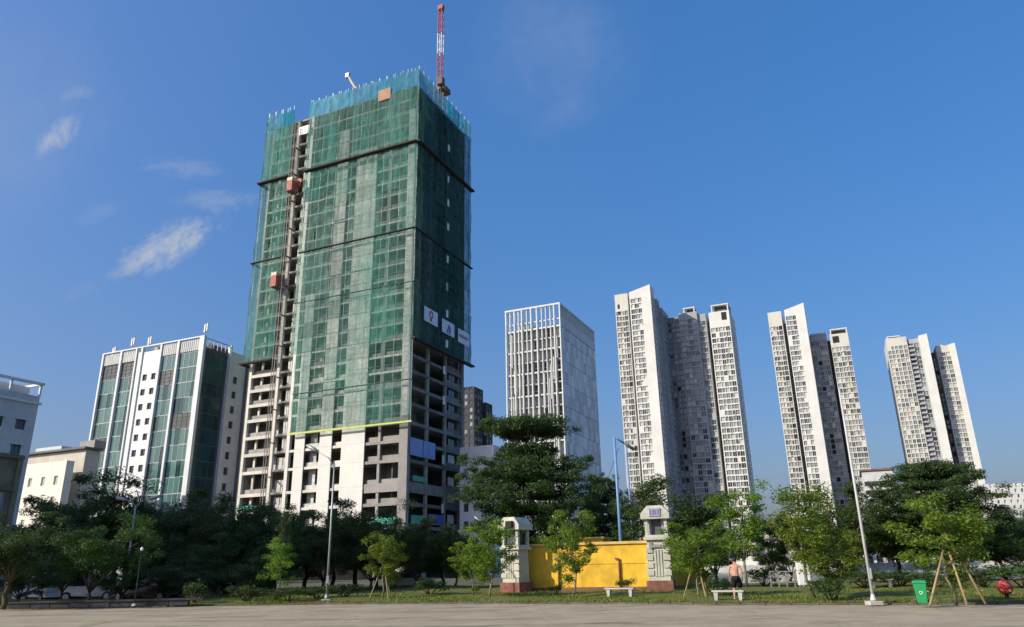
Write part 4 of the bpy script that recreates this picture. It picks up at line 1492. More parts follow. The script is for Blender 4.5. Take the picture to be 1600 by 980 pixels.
MB().poly([(-7.4, -.4, 8.2), (.4, -.4, 8.2), (-2.4, 4, 10.8), (-4.6, 4, 10.8)]).poly([(.4, -.4, 8.2), (.4, 8.4, 8.2), (-2.4, 4, 10.8)]).poly([(.4, 8.4, 8.2), (-7.4, 8.4, 8.2), (-4.6, 4, 10.8), (-2.4, 4, 10.8)]).poly([(-7.4, 8.4, 8.2), (-7.4, -.4, 8.2), (-4.6, 4, 10.8)]).build('roof', 'tile', o)
x, y = gp(1272, 190)
simple_block('white_annexe', 'narrow white house beside the beige house across the lake', x, y, GA, 4.0, 8, 12.5, 'apt_white', grid(-3.6, -.3, 2, .9, 1.2, 12, 3.2, 1.5), [], 'mid')
for i, (u, w, h, lab) in enumerate(((1352, 10, 3.6, 'long low white shed across the lake behind the light pole'), (1440, 11, 4.0, 'low white shed across the lake behind the staked tree'),
                                    (1540, 12, 3.6, 'low white shed across the lake by the right edge'))):
    x, y = gp(u, 172 + 4 * i)
    o = simple_block('low_shed', lab, x, y, R(-12), w, 8, h, 'apt_white', grid(-w + .5, -.5, 5, 1.3, 1, h - .3, 3, 1.6), [], 'dk2', para=.2)
    part_box('roof_slab', 'off_white', o, -w - .5, .5, -.6, 8.4, h + .01, h + .3)
# ------------------------------------------------------------------ trees
def leaves_mesh(name, centres, rads, counts, size, mat, rng, flat=0.75, drop=0.0):
    """leaf-sized folded faces spread through clumps"""
    Cs, Ns = [], []
    for c, r, k in zip(centres, rads, counts):
        d = rng.normal(0, 1, (k, 3))
        d /= np.linalg.norm(d, axis=1)[:, None]
        rr = r * rng.random(k) ** 0.42
        p = d * rr[:, None]
        p[:, 2] *= flat
        p += rng.normal(0, r * .10, (k, 3))
        Cs.append(p + np.array(c))
        Ns.append(d * .7 + np.array([0, 0, .55]) + rng.normal(0, .55, (k, 3)))
    P = np.concatenate(Cs)
    Nn = np.concatenate(Ns)
    Nn /= np.linalg.norm(Nn, axis=1)[:, None]
    n = len(P)
    a = rng.normal(0, 1, (n, 3))
    a[:, 2] -= drop
    a -= Nn * np.sum(a * Nn, 1)[:, None]
    a /= np.linalg.norm(a, axis=1)[:, None] + 1e-9
    b = np.cross(Nn, a)
    ln = size * rng.uniform(.6, 1.35, n)[:, None]
    wd = ln * rng.uniform(.30, .48, n)[:, None]
    V = np.stack([P - a * ln * .5, P + b * wd * .5 + Nn * ln * .06 - a * ln * .05, P + a * ln * .5 - Nn * ln * .08, P - b * wd * .5 + Nn * ln * .06 - a * ln * .05], 1)
    me = bpy.data.meshes.new(name)
    me.from_pydata(V.reshape(-1, 3).tolist(), [], np.arange(n * 4).reshape(-1, 4).tolist())
    me.materials.append(X[mat])
    return me


def limb(mb, p, q, r0, r1, rng, n=5, k=4, sag=.0):
    p, q = np.array(p), np.array(q)
    Ld = np.linalg.norm(q - p)
    pts = []
    for i in range(k + 1):
        t = i / k
        w = p + (q - p) * t
        w = w + rng.normal(0, .035 * Ld, 3) * math.sin(math.pi * t)
        w[2] += sag * Ld * math.sin(math.pi * t)
        pts.append(tuple(w))
    mb.path(pts, [r0 + (r1 - r0) * i / k for i in range(k + 1)], n)
    return pts


TREES = {}


def tree_meshes(kind, var):
    key = (kind, var)
    if key in TREES:
        return TREES[key]
    rng = np.random.default_rng(100 * sum(map(ord, kind)) + var)
    mb = MB()
    cen, rad, cnt = [], [], []
    if kind in ('broad', 'bushy'):
        H, S = 9.0, 9.0                         # nominal height and spread
        low = .30 if kind == 'broad' else .16
        fork = 9.0 * (.26 if kind == 'broad' else .14)
        tr = limb(mb, (0, 0, 0), (rng.normal(0, .15), rng.normal(0, .15), fork), .20, .15, rng, 8, 4)
        top = tr[-1]
        for i in range(9):
            a = i * 2.4 + rng.uniform(-.4, .4)
            rr = S * .5 * rng.uniform(.35, .82)
            e = (rr * math.cos(a), rr * math.sin(a), H * rng.uniform(.45, .88))
            br = limb(mb, top, e, .10, .03, rng, 5, 4, .08)
            for j in range(9):
                t = rng.uniform(.45, 1.15)
                c = np.array(top) + (np.array(e) - np.array(top)) * t + rng.normal(0, .75, 3) * np.array([1.15, 1.15, .8])
                c[2] = max(c[2], H * low + .2 * rng.random())
                c[2] = min(c[2], H * .95)
                cen.append(c)
                rad.append(rng.uniform(.55, 1.15))
                cnt.append(int(rng.uniform(130, 230)))
                if j % 3 == 0:
                    limb(mb, br[2], tuple(c), .035, .012, rng, 4, 2)
        mats = ('leaf_dark', .215)
        if kind == 'bushy':
            mats = ('leaf_mid', .21)
        me = leaves_mesh('crown', cen, rad, [int(k_ * 1.6) for k_ in cnt], mats[1], mats[0], rng, .72)
    elif kind in ('tier', 'pagoda'):
        H, S = 14.0, 13.0
        limb(mb, (0, 0, 0), (.3, .2, H * .97), .26, .05, rng, 8, 8)
        if kind == 'tier':
            lay = ((.26, .55, 1.2), (.35, .75, 1.3), (.44, .92, 1.3), (.53, 1.0, 1.3), (.62, .98, 1.3), (.71, .84, 1.2), (.80, .72, 1.0), (.88, .55, .8), (.95, .36, .7))
        else:
            lay = ((.30, .55, 1.0), (.38, .75, 1.0), (.47, .92, 1.0), (.56, 1.0, 1.0), (.64, .94, .9), (.71, .78, .7), (.78, .50, .5), (.90, .60, .4), (.945, .48, .35))
        for ti, (hz, rs, th_) in enumerate(lay):
            nb_ = int(7 + 9 * rs)
            umb = kind == 'pagoda' and ti > 6
            for i in range(nb_):
                a = i * 6.283 / nb_ + ti * .6 + rng.uniform(-.3, .3)
                rr = S * .5 * rs * rng.uniform(.5, 1.06)
                z0 = H * hz - (1.6 if umb else .8)
                e = np.array((rr * math.cos(a), rr * math.sin(a), H * hz + rng.normal(0, .25 * th_)))
                if rr > S * .33 and rng.random() < .3:
                    e[2] -= .5
                b0 = np.array((.1, .1, z0))
                limb(mb, tuple(b0), tuple(e), .07, .015, rng, 4, 3, .03)
                for t in np.linspace(.55 if umb else .3, 1.05, 6):
                    c = b0 + (e - b0) * t + rng.normal(0, .36, 3) * np.array([1.2, 1.2, .8 * th_])
                    if umb:
                        c[2] = H * hz + rng.normal(0, .14)
                    c[2] = max(c[2], z0 + .3)
                    cen.append(c)
                    rad.append(rng.uniform(.5, .95))
                    cnt.append(int(rng.uniform(70, 140)))
        me = leaves_mesh('crown', cen, rad, [int(k_ * 1.35) for k_ in cnt], .235, 'leaf_dark', rng, .5)
    elif kind == 'young':
        H, S = 5.0, 3.4
        tr = limb(mb, (0, 0, 0), (rng.normal(0, .12), rng.normal(0, .12), H * .9), .055, .02, rng, 6, 6)
        nb = 13
        for i in range(nb):
            hz = .32 + .64 * i / nb
            a = i * 2.4 + rng.uniform(-.5, .5)
            rr = S * .5 * (1.12 - abs(hz - .62) * 1.5) * rng.uniform(.5, 1.05)
            b0 = np.array(tr[min(6, int(hz * 6))])
            e = np.array((rr * math.cos(a), rr * math.sin(a), H * hz + .35 * rr))
            limb(mb, tuple(b0), tuple(e), .022, .007, rng, 4, 3)
            for t in (.4, .6, .8, 1.0):
                cen.append(b0 + (e - b0) * t + rng.normal(0, .17, 3))
                rad.append(rng.uniform(.26, .52))
                cnt.append(int(rng.uniform(60, 110)))
        me = leaves_mesh('crown', cen, rad, [int(k * 1.5) for k in cnt], .165, 'leaf_young', rng, .75, .5)
    elif kind == 'thin':
        H, S = 6.0, 2.6
        tr = limb(mb, (0, 0, 0), (.2, .0, H * .92), .06, .02, rng, 6, 6)
        for i in range(16):
            hz = .35 + .62 * i / 16
            a = i * 2.4 + rng.uniform(-.5, .5)
            rr = S * .5 * rng.uniform(.3, 1.0)
            b0 = np.array(tr[min(6, int(hz * 6))])
            e = np.array((rr * math.cos(a), rr * math.sin(a), H * hz + .2))
            limb(mb, tuple(b0), tuple(e), .02, .006, rng, 4, 2)
            for t in (.6, 1.0):
                cen.append(b0 + (e - b0) * t + rng.normal(0, .15, 3))
                rad.append(rng.uniform(.3, .56))
                cnt.append(int(rng.uniform(70, 120)))
        me = leaves_mesh('crown', cen, rad, [int(k * 1.5) for k in cnt], .16, 'leaf_young', rng, .8, .6)
    elif kind == 'shrub':
        H, S = 1.5, 2.0
        for i in range(9):
            a = i * 2.4
            rr = S * .5 * rng.uniform(.1, .8)
            e = (rr * math.cos(a), rr * math.sin(a), H * rng.uniform(.35, .8))
            limb(mb, (0, 0, 0), e, .03, .01, rng, 4, 2)
            cen.append(np.array(e))
            rad.append(rng.uniform(.28, .48))
            cnt.append(int(rng.uniform(70, 130)))
        me = leaves_mesh('crown', cen, rad, cnt, .15, 'leaf_shrub', rng, .85)
    tm = mb.mesh('trunk', 'bark_pale' if kind in ('young', 'thin') else 'bark', smooth=True)
    TREES[key] = (tm, me, H, S)
    return TREES[key]


def tree(kind, var, name, label, u, D, h, w, rz=0.0, group=None, cat='tree', stakes=0, lean=(0, 0), mat=None, z=None):
    tm, me, H, S = tree_meshes(kind, var)
    x, y = gp(u, D)
    z = (lawn_z(x, y) - .05 if D < 62 else -.05) if z is None else z
    t = thing(name, label, cat, (x, y, z), rz, group)
    t.scale = (w / S, w / S, h / H)
    t.rotation_euler = (lean[0], lean[1], rz)
    obj('trunk' if kind != 'shrub' else 'stem', tm, t)
    c = obj('crown' if kind != 'shrub' else 'foliage', me, t)
    if mat:
        c.material_slots[0].link = 'OBJECT'
        c.material_slots[0].material = X[mat]
    for k in range(stakes):
        a = 2.1 * k + .5
        hs = 1.9 * H / h
        rr = .75 * S / w
        st = MB().tube((rr * math.cos(a), rr * math.sin(a), 0), (.05 * math.cos(a), .05 * math.sin(a), hs), .032 * S / w, n=6)
        st.build('stake', 'bamboo', t)
    return t


GL = 'dark street trees on the left'
def_l = [
    # u, D, top v, width, kind, var, label
    (18, 50, 808, 6.4, 'broad', 0, 'dark tree cut by the left picture edge above the paving'),
    (62, 66, 800, 8.0, 'broad', 1, 'dark tree below the cream block, second from the left edge'),
    (135, 70, 768, 9.5, 'broad', 2, 'dark tree below the left corner of the glass office'),
    (228, 66, 752, 10.5, 'broad', 3, 'tallest dark street tree, below the white strip of the glass office'),
    (300, 64, 772, 9.5, 'broad', 0, 'dark tree below the right corner of the glass office'),
    (368, 62, 796, 8.5, 'broad', 1, 'dark tree below the left edge of the netted tower'),
    (430, 60, 806, 7.5, 'broad', 2, 'dark tree left of the grey light pole with the long arm'),
    (478, 66, 790, 8.5, 'broad', 3, 'dark tree behind the grey light pole with the long arm'),
    (556, 62, 784, 9.0, 'broad', 0, 'dark tree right of the grey light pole with the long arm'),
    (618, 66, 806, 6.4, 'broad', 2, 'dark tree behind the small staked tree left of centre'),
    (692, 62, 815, 6.6, 'broad', 1, 'dark tree below the right corner of the netted tower'),
    (96, 76, 792, 9.0, 'broad', 3, 'dark tree further back below the gap beside the cream block'),
    (182, 76, 762, 10.0, 'broad', 0, 'dark tree further back below the left fins of the glass office'),
    (266, 75, 764, 10.0, 'broad', 1, 'dark tree further back below the dark corner of the glass office'),
    (336, 74, 786, 9.0, 'broad', 2, 'dark tree further back left of the netted tower'),
    (402, 74, 800, 9.0, 'broad', 3, 'dark tree further back below the open floors of the netted tower'),
    (520, 74, 788, 9.5, 'broad', 1, 'dark tree further back behind the long-armed light pole'),
    (590, 74, 802, 8.5, 'broad', 3, 'dark tree further back behind the small staked tree'),
    (655, 74, 822, 8.0, 'broad', 0, 'dark tree further back left of the gate'),
]
for i, (u, D, tv, w, kd, var, lab) in enumerate(def_l):
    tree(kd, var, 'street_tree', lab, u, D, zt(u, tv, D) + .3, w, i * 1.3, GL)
# understorey filling the dark row
for i, (u, D, h, w, lab) in enumerate(((105, 60, 3.4, 5.0, 'low dark bush under the trees at the far left'), (262, 60, 4.4, 6.0, 'dark bush right of the arched lamp pole at left'),
                                       (345, 58, 4.4, 6.0, 'dark bush below the left edge of the netted tower'), (425, 57, 3.2, 4.5, 'low dark bush left of the long-armed light pole'),
                                       (505, 59, 4.6, 6.2, 'dark bush behind the long-armed light pole'), (580, 60, 4.0, 5.4, 'dark bush behind the small staked tree'),
                                       (650, 60, 3.8, 5.0, 'dark bush right of the small staked tree'), (712, 60, 4.6, 5.0, 'dark bush left of the bright tree at the gate wall'),
                                       (38, 53.5, 2.6, 4.0, 'low dark bush beside the trunk at the left edge'), (196, 54, 2.2, 3.6, 'low dark bush left of the globe lamp post'),
                                       (285, 53.5, 2.4, 4.4, 'low dark bush right of the globe lamp post'), (398, 54, 2.6, 4.4, 'low dark bush below the left end of the netted tower'))):
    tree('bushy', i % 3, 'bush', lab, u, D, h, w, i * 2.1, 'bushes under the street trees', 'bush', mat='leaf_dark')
# lit young trees
GY = 'young trees on the lawn'
tree('bushy', 1, 'drooping_tree', 'small drooping green tree with a leaning trunk, far left', 150, 50, 5.0, 5.4, .4, None, lean=(0, .10), mat='leaf_mid')
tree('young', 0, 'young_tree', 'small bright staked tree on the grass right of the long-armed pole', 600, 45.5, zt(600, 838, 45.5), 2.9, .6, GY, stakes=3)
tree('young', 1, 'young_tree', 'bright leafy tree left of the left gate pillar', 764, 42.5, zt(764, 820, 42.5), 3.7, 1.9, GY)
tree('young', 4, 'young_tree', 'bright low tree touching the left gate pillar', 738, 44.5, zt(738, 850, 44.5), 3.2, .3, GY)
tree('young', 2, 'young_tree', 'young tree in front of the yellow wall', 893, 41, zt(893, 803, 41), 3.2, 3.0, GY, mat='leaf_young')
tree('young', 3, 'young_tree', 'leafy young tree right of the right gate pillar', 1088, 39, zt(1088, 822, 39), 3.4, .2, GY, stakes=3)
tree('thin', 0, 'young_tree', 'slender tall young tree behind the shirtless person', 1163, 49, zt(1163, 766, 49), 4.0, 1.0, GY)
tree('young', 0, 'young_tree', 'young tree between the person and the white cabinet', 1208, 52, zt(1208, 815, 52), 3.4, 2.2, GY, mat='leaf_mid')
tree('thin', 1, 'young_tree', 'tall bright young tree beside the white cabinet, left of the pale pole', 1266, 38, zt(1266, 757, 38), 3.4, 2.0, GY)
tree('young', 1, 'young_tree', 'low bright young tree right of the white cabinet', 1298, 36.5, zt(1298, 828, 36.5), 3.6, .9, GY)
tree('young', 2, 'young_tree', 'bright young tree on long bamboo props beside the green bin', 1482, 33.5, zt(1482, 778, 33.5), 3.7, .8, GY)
# long props of that tree, tied high
x, y = gp(1482, 33.5)
for k, (du, lab) in enumerate(((-46, 'leaning bamboo prop left of the propped young tree'), (18, 'short bamboo prop below the propped young tree'), (50, 'long bamboo prop right of the propped young tree'))):
    x1, y1 = gp(1482 + du * .9, 32.0 + .6 * k)
    pr = MB().tube((x1, y1, .1), (x + .1 * (k - 1), y - .08, 2.05 + .25 * k), .045, .038, n=7)
    pr.tube((x1 + (x - x1) * .02, y1, .55), (x1 + (x - x1) * .03, y1, .58), .05, n=7)
    tag(pr.build('bamboo_prop', 'bamboo', smooth=True), lab, 'prop', 'bamboo props of the young tree')
tree('thin', 2, 'sapling', 'thin sapling with a bent stem left of the long-armed pole', 436, 47, 3.4, 2.0, .4, mat='leaf_young')
tree('thin', 3, 'bare_sapling', 'tall thin grey sapling among the dark trees left of the long-armed pole', 440, 52, 5.2, 1.4, 2.4, mat='leaf_dark')
# big trees behind the wall and by the lake
tree('pagoda', 0, 'tiered_tree', 'tall dark tree with flat layered branches before the fin office', 826, 62, zt(830, 652, 62) + .3, 12.2, .5)
tree('tier', 1, 'tiered_tree', 'dark layered tree before the rightmost apartment tower', 1482, 56, zt(1482, 722, 56), 9.6, 2.0)
tree('tier', 2, 'tiered_tree', 'thin dark layered tree behind the blue poles', 948, 70, zt(945, 742, 70), 6.2, 1.0)
tree('bushy', 0, 'round_tree', 'round green tree behind the right gate pillar', 1046, 59, zt(1046, 752, 59), 9.8, .0)
tree('bushy', 2, 'round_tree', 'dense green tree behind the pale light pole', 1335, 56, zt(1335, 758, 56), 9.4, 1.2)
tree('broad', 1, 'lake_tree', 'dark tree between the pale light pole and the propped tree', 1402, 60, zt(1402, 800, 60), 7.0, 2.0)
tree('broad', 3, 'lake_tree', 'dark tree at the right edge behind the red container', 1566, 60, zt(1566, 806, 60), 7.6, 2.9)
tree('bushy', 1, 'lake_tree', 'green tree at the right edge below the textured block', 1604, 57, zt(1600, 835, 57), 5.6, 1.9)
tree('bushy', 0, 'round_tree', 'low green tree right of the right gate pillar behind the person', 1118, 56, zt(1118, 826, 56), 5.4, 2.9)
tree('bushy', 1, 'round_tree', 'low green tree left of the white cabinet by the lake', 1232, 60, zt(1232, 845, 60), 4.8, 1.9, mat='leaf_dark')
GF = 'trees on the far bank of the lake'
for i, (u, h, w, lab) in enumerate(((1300, 8, 11, 'far bank tree left of the pale light pole'), (1350, 9, 12, 'far bank tree just right of the pale light pole'), (1398, 8, 11, 'far bank tree above the green bin'),
                                    (1446, 9, 12, 'far bank tree left of the propped tree'), (1512, 9, 12, 'far bank tree right of the propped tree'), (1556, 8, 12, 'far bank tree behind the red container'), (1606, 9, 12, 'far bank tree at the right edge'))):
    tree('bushy', i % 3, 'far_tree', lab, u, 158, h, w, i * 1.1, GF, z=.5)
# shrubs on the lawn edge
for i, (u, D, h, w, lab) in enumerate(((455, 45, .9, 3.4, 'low shrub left of the foot of the long-armed pole'), (310, 46.5, 1.3, 2.4, 'shrub on the grass below the glass office'), (500, 46.5, .8, 2.6, 'low shrub at the foot of the long-armed pole'),
                                       (390, 46.5, 1.0, 2.6, 'shrub below the left edge of the netted tower'), (540, 48, .9, 3.0, 'shrub left of the small staked tree'), (672, 48, 1.0, 3.0, 'shrub right of the small staked tree'), (975, 46.5, .75, 1.3, 'small dark shrub at the foot of the wall pipe'),
                                       (1290, 35.6, 1.0, 2.2, 'dark shrub at the foot of the bright tree by the cabinet'), (1112, 42, .9, 2.4, 'shrub behind the white bench right of the gate'), (1190, 50, 1.2, 3.4, 'shrub behind the person by the lake'),
                                       (1345, 47, 1.0, 3.4, 'shrub behind the pale light pole'), (1400, 48, 1.0, 3.6, 'shrub left of the green bin by the water'), (1450, 47, .9, 3.2, 'shrub right of the green bin by the water'),
                                       (1530, 47, 1.1, 3.4, 'shrub between the propped tree and the red container'), (1592, 46, 1.3, 3.4, 'shrub at the right edge behind the red container'), (868, 45, .6, 1.2, 'small plant at the foot of the tree before the yellow wall'))):
    tree('shrub', i % 4, 'shrub', lab, u, D, h, w, i * 1.7, 'shrubs on the lawn', 'shrub')

# ------------------------------------------------------------------ gate wall and pillars
WA = Vector((*gp(826, 49.5), 0))
WB = Vector((*gp(1015, 47.5), 0))
wd = (WB - WA)
wl = wd.length
wang = math.atan2(wd.y, wd.x)
htop = (zt(830, 850, 49.5) + zt(1010, 845, 47.5)) / 2
W = thing('yellow_wall', 'bright yellow painted wall between the two gate pillars', 'wall', (WA.x, WA.y, .05), wang)
part_box('face', 'yellow', W, 0, wl, 0, .22, .35, htop - .2)
part_box('plinth', 'plinth', W, 0, wl, -.06, .24, -.1, .38)
part_box('coping', 'yellow_cap', W, 0, wl, -.12, .34, htop - .2, htop - .05)
part_box('string_course', 'yellow', W, 0, wl, -.03, .1, htop * .56, htop * .56 + .06)
for px, hh in ((.26 * wl, 1.95), (.76 * wl, 1.9)):
    MB().path([(px, -.1, .2), (px, -.1, hh), (px - .02, -.1, hh + .08), (px - .25, -.1, hh + .1)], .055, 8).build('pipe', 'plinth', W, smooth=True)
W2 = thing('yellow_return_wall', 'yellow wall running back behind the right gate pillar', 'wall', (*gp(1046, 49.0), .05), R(62))
part_box('face', 'yellow', W2, 0, 8.0, 0, .22, .3, htop - .35)
part_box('coping', 'yellow_cap', W2, 0, 8.0, -.12, .34, htop - .35, htop - .2)
part_box('plinth', 'plinth', W2, 0, 8.0, -.05, .26, -.1, .32)
W3 = thing('yellow_gatehouse_wall', 'yellow parapet showing just above the wall coping', 'wall', (*gp(900, 60), 0), wang)
part_box('face', 'yellow', W3, 0, 2.2, 0, 3, 0, zt(900, 840, 60) - .15)
part_box('coping', 'yellow_cap', W3, -.1, 2.3, -.15, 3.1, zt(900, 840, 60) - .15, zt(900, 840, 60))


def pillar(label, u, D, topv, w, rz, sign, damaged=False):
    x, y = gp(u, D)
    Hh = zt(u, topv, D)
    P = thing('gate_pillar', label, 'pillar', (x, y, .05), rz, 'gate pillars at the yellow wall')
    h = w / 2
    MB().box(-h - .12, h + .12, -h - .12, h + .12, -.1, .72).build('plinth', 'plinth', P, bevel=.02)
    zb = Hh - 2.0                       # foot of the lantern
    s = MB().hexa([(-h, -h, .72), (h, -h, .72), (h, h, .72), (-h, h, .72), (-h * .93, -h * .93, zb), (h * .93, -h * .93, zb), (h * .93, h * .93, zb), (-h * .93, h * .93, zb)])
    s.build('shaft', 'pillar', P, bevel=.02)
    for zq in np.arange(1.0, zb - .5, .42):
        for sx in (-1, 1):
            part_box('quoin', 'pillar', P, sx * h * .78 - .2, sx * h * .78 + .2, -h - .05, -h + .1, zq, zq + .3)
        part_box('quoin', 'pillar', P, h - .1, h + .045, -h * .8 - .1, -h * .8 + .25, zq, zq + .3)
    for k in (-.22, .0, .22):
        part_box('flute', 'pillar', P, k * w * .6 - .05, k * w * .6 + .05, -h - .03, -h + .08, .95, zb - .55)
    part_box('swag', 'taupe', P, -h * .55, h * .55, -h - .08, -h + .1, zb - .42, zb - .26)
    part_box('swag', 'taupe', P, -h * .72, -h * .48, -h - .09, -h + .1, zb - .5, zb - .14)
    part_box('swag', 'taupe', P, h * .48, h * .72, -h - .09, -h + .1, zb - .5, zb - .14)
    MB().box(-h - .13, h + .13, -h - .13, h + .13, zb, zb + .16).box(-h - .04, h + .04, -h - .04, h + .04, zb + .161, zb + .28).build('cornice', 'pillar', P, bevel=.02)
    for sx in (-1, 1):
        for sy in (-1, 1):
            part_box('lantern_post', 'pillar', P, sx * h * .88 - .09, sx * h * .88 + .09, sy * h * .88 - .09, sy * h * .88 + .09, zb + .28, zb + 1.18)
    part_box('lantern_box', 'apt_dark', P, -h * .5, h * .5, -h * .5, h * .5, zb + .28, zb + 1.17)
    for sx in (-1, 1):
        part_box('lantern_jamb', 'sign_violet', P, sx * h * .56 - .06, sx * h * .56 + .06, -h * .6, -h * .45, zb + .3, zb + 1.17)
    c = MB()
    a, b_ = h + .2, h + .2
    c.box(-a, a, -b_, b_, zb + 1.18, zb + 1.5)
    c.build('cap', 'pillar', P, bevel=.02)
    c = MB()
    q = h * .68
    c.hexa([(-a, -b_, zb + 1.5), (a, -b_, zb + 1.5), (a, b_, zb + 1.5), (-a, b_, zb + 1.5), (-q, -b_ * .9, zb + 1.95), (q, -b_ * .9, zb + 1.95), (q, b_ * .9, zb + 1.95), (-q, b_ * .9, zb + 1.95)])
    c.build('cap_roof', 'pillar', P)
    if sign:
        sg = part_box('sign', 'sign_violet', P, -h * .5, h * .5, -b_ - .05, -b_ + .06, zb + 1.33, zb + 1.78)
        for k in range(4):
            part_box('sign_mark', 'mark_violet', P, -h * .42 + k * h * .22, -h * .42 + k * h * .22 + h * (.15 if k % 2 else .1), -b_ - .065, -b_ - .045, zb + 1.42, zb + 1.70)
    if damaged:
        part_box('floodlight', 'rubber', P, -.05, .4, -b_ - .22, -b_ + .02, zb + 1.32, zb + 1.7)
    return P


pillar('cream gate pillar with a violet sign at the right end of the yellow wall', 1031, 47.0, 791, 1.28, wang + R(4), True)
pillar('cream gate pillar at the left end of the yellow wall', 806, 48.8, 809, 1.2, wang + R(-14), False, True)

# ------------------------------------------------------------------ poles
def pole_thing(label, u0, v0, D, utop, vtop, r0, r1, mat, arms=(), group=None, base=True, name='light_pole', n=10):
    x, y = gp(u0, D, v0)
    x1, y1 = gp(utop, D, vtop)
    z1 = zt(utop, vtop, D)
    t = thing(name, label, 'pole', (x, y, lawn_z(x, y) - .02))
    dx, dy = (x1 - x) * .0, (y1 - y) * .0
    MB().path([(0, 0, 0), (dx * .5, dy * .5, z1 * .5), (dx, dy, z1)], [r0, (r0 + r1) / 2, r1], n).build('shaft', mat, t, smooth=True)
    if base:
        MB().box(-.25, .25, -.25, .25, -.05, .1).build('footing', 'bench_white', t, bevel=.02)
        MB().lathe([(r0 * 1.9, .12), (r0 * 1.9, .16), (r0 * 1.2, .3), (r0 * 1.02, .34)], 10).build('flange', mat, t)
    part_box('hatch', mat, t, -.07, .07, -r0 - .012, -r0 * .6, .9, 1.3)
    for (pts, r, head) in arms:
        P = [(dx + a, dy + b, z1 + c) for a, b, c in pts]
        MB().path(P, r, 6).build('arm', mat, t, smooth=True)
        e = Vector(P[-1])
        d = (e - Vector(P[-2])).normalized()
        if head:
            q = e + d * .75
            MB().path([e - d * .05, e + d * .2, q], [.07, .13, .09], 8).build('lamp_head', 'steel' if head == 1 else 'slate', t, smooth=True)
    return t


pole_thing('tall pale tapering light pole right of the bright young trees', 1366, 945, 33.6, 1309, 612, .062, .04, 'pole_grey')
pole_thing('grey street light pole with a long arm before the netted tower', 510, 942, 44.5, 523, 728, .068, .042, 'steel',
           [(((0, 0, -.2), (-.35, .1, .35), (-1.1, .2, .78)), .035, 1)])
pole_thing('slender street light pole with a bent top among the left trees', 192, 935, 58, 216, 795, .08, .05, 'steel', [(((0, 0, -.1), (.3, 0, .3), (.9, 0, .45)), .035, 1), (((0, 0, -.1), (-.3, 0, .3), (-.7, 0, .4)), .035, 1)], base=False)
pole_thing('blue steel mast rising behind the yellow wall', 972, 880, 53, 967, 690, .12, .09, 'blue_pole', [(((0, 0, -.1), (.25, 0, -.12), (.72, 0, -.45)), .07, 2)], base=False)
pole_thing('thinner blue steel mast just right of the other blue mast', 991, 880, 60, 985, 698, .09, .07, 'blue_pole', base=False)
# stay wires of the masts
a = Vector((*gp(967, 53, 700), zt(967, 700, 53)))
b = Vector((*gp(938, 58, 780), zt(938, 780, 58)))
tag(MB().tube(a, b, .018, n=5).build('stay_wire', 'seam'), 'thin slanting stay wire left of the blue masts', 'wire')
t = thing('garden_lamp', 'short black lamp post with a white globe before the parked cars', 'lamp', (*gp(219, 46.3), .1))
MB().tube((0, 0, 0), (0, 0, 2.75), .045, .035, n=8).build('post', 'rubber', t)
MB().lathe([(.14, 0), (.14, .06), (.05, .16)], 10).build('base', 'bench_white', t)
MB().lathe([(.02, 2.74), (.07, 2.78), (.09, 2.84), (.07, 2.90), (.02, 2.94)], 12).build('globe', 'white', t, smooth=True)

# ------------------------------------------------------------------ benches, bin, cabinet, red container
def bench(label, u, D, w, rz):
    x, y = gp(u, D)
    t = thing('stone_bench', label, 'bench', (x, y, lawn_z(x, y)), rz, 'white backless benches at the kerb')
    MB().box(-w / 2, w / 2, -.2, .2, .36, .43).build('seat', 'bench_white', t, bevel=.015)
    for s in (-1, 1):
        MB().hexa([(s * w * .38 - .06, -.14, 0), (s * w * .38 + .06, -.14, 0), (s * w * .38 + .06, .14, 0), (s * w * .38 - .06, .14, 0), (s * w * .38 - .1, -.17, .36), (s * w * .38 + .1, -.17, .36), (s * w * .38 + .1, .17, .36), (s * w * .38 - .1, .17, .36)]).build('leg', 'bench_white', t, bevel=.01)
    return t


bench('white backless bench in front of the shirtless person', 1133, 35.6, 1.35, R(-24))
bench('white backless bench in front of the yellow wall', 966, 40.2, 1.5, R(-24))
bench('white backless bench by the water left of the green bin', 1372, 47, 1.1, R(-12))

x, y = gp(1431, 32.6)
bn = thing('wheelie_bin', 'green plastic wheelie bin standing by the kerb', 'bin', (x, y, .1), R(-30))
bn.scale = (.8, .8, .8)
s = MB().hexa([(-.20, -.19, .07), (.20, -.19, .07), (.20, .19, .07), (-.20, .19, .07), (-.27, -.27, .92), (.27, -.27, .92), (.27, .27, .92), (-.27, .27, .92)])
s.build('body', 'bin_green', bn, bevel=.03)
MB().box(-.30, .30, -.30, .31, .92, .96).build('rim', 'bin_green', bn, bevel=.012)
MB().hexa([(-.29, -.29, .962), (.29, -.29, .962), (.29, .33, .962), (-.29, .33, .962), (-.25, -.24, 1.03), (.25, -.24, 1.03), (.25, .33, 1.05), (-.25, .33, 1.05)]).build('lid', 'bin_green', bn, bevel=.015)
MB().tube((-.24, .36, .93), (.24, .36, .93), .018, n=8).build('handle', 'bin_green', bn)
for sx in (-.24, .24):
    MB().path([(sx - .025, .2, .10), (sx + .025, .2, .10)], .10, 14).build('wheel', 'rubber', bn)
pr = MB()
for k in range(3):
    a = R(90 + 120 * k)
    for da in (20, 70):
        pass
for k in range(3):
    a0, a1 = R(100 + 120 * k), R(190 + 120 * k)
    for (r0, r1) in ((.045, .075),):
        n = 4
        for i in range(n):
            p, q = a0 + (a1 - a0) * i / n, a0 + (a1 - a0) * (i + 1) / n
            f = lambda r_, w_: (r_ * math.cos(w_), -.245 - .012, .52 + r_ * math.sin(w_))
            pr.quad(f(r0, p), f(r1, p), f(r1, q), f(r0, q))
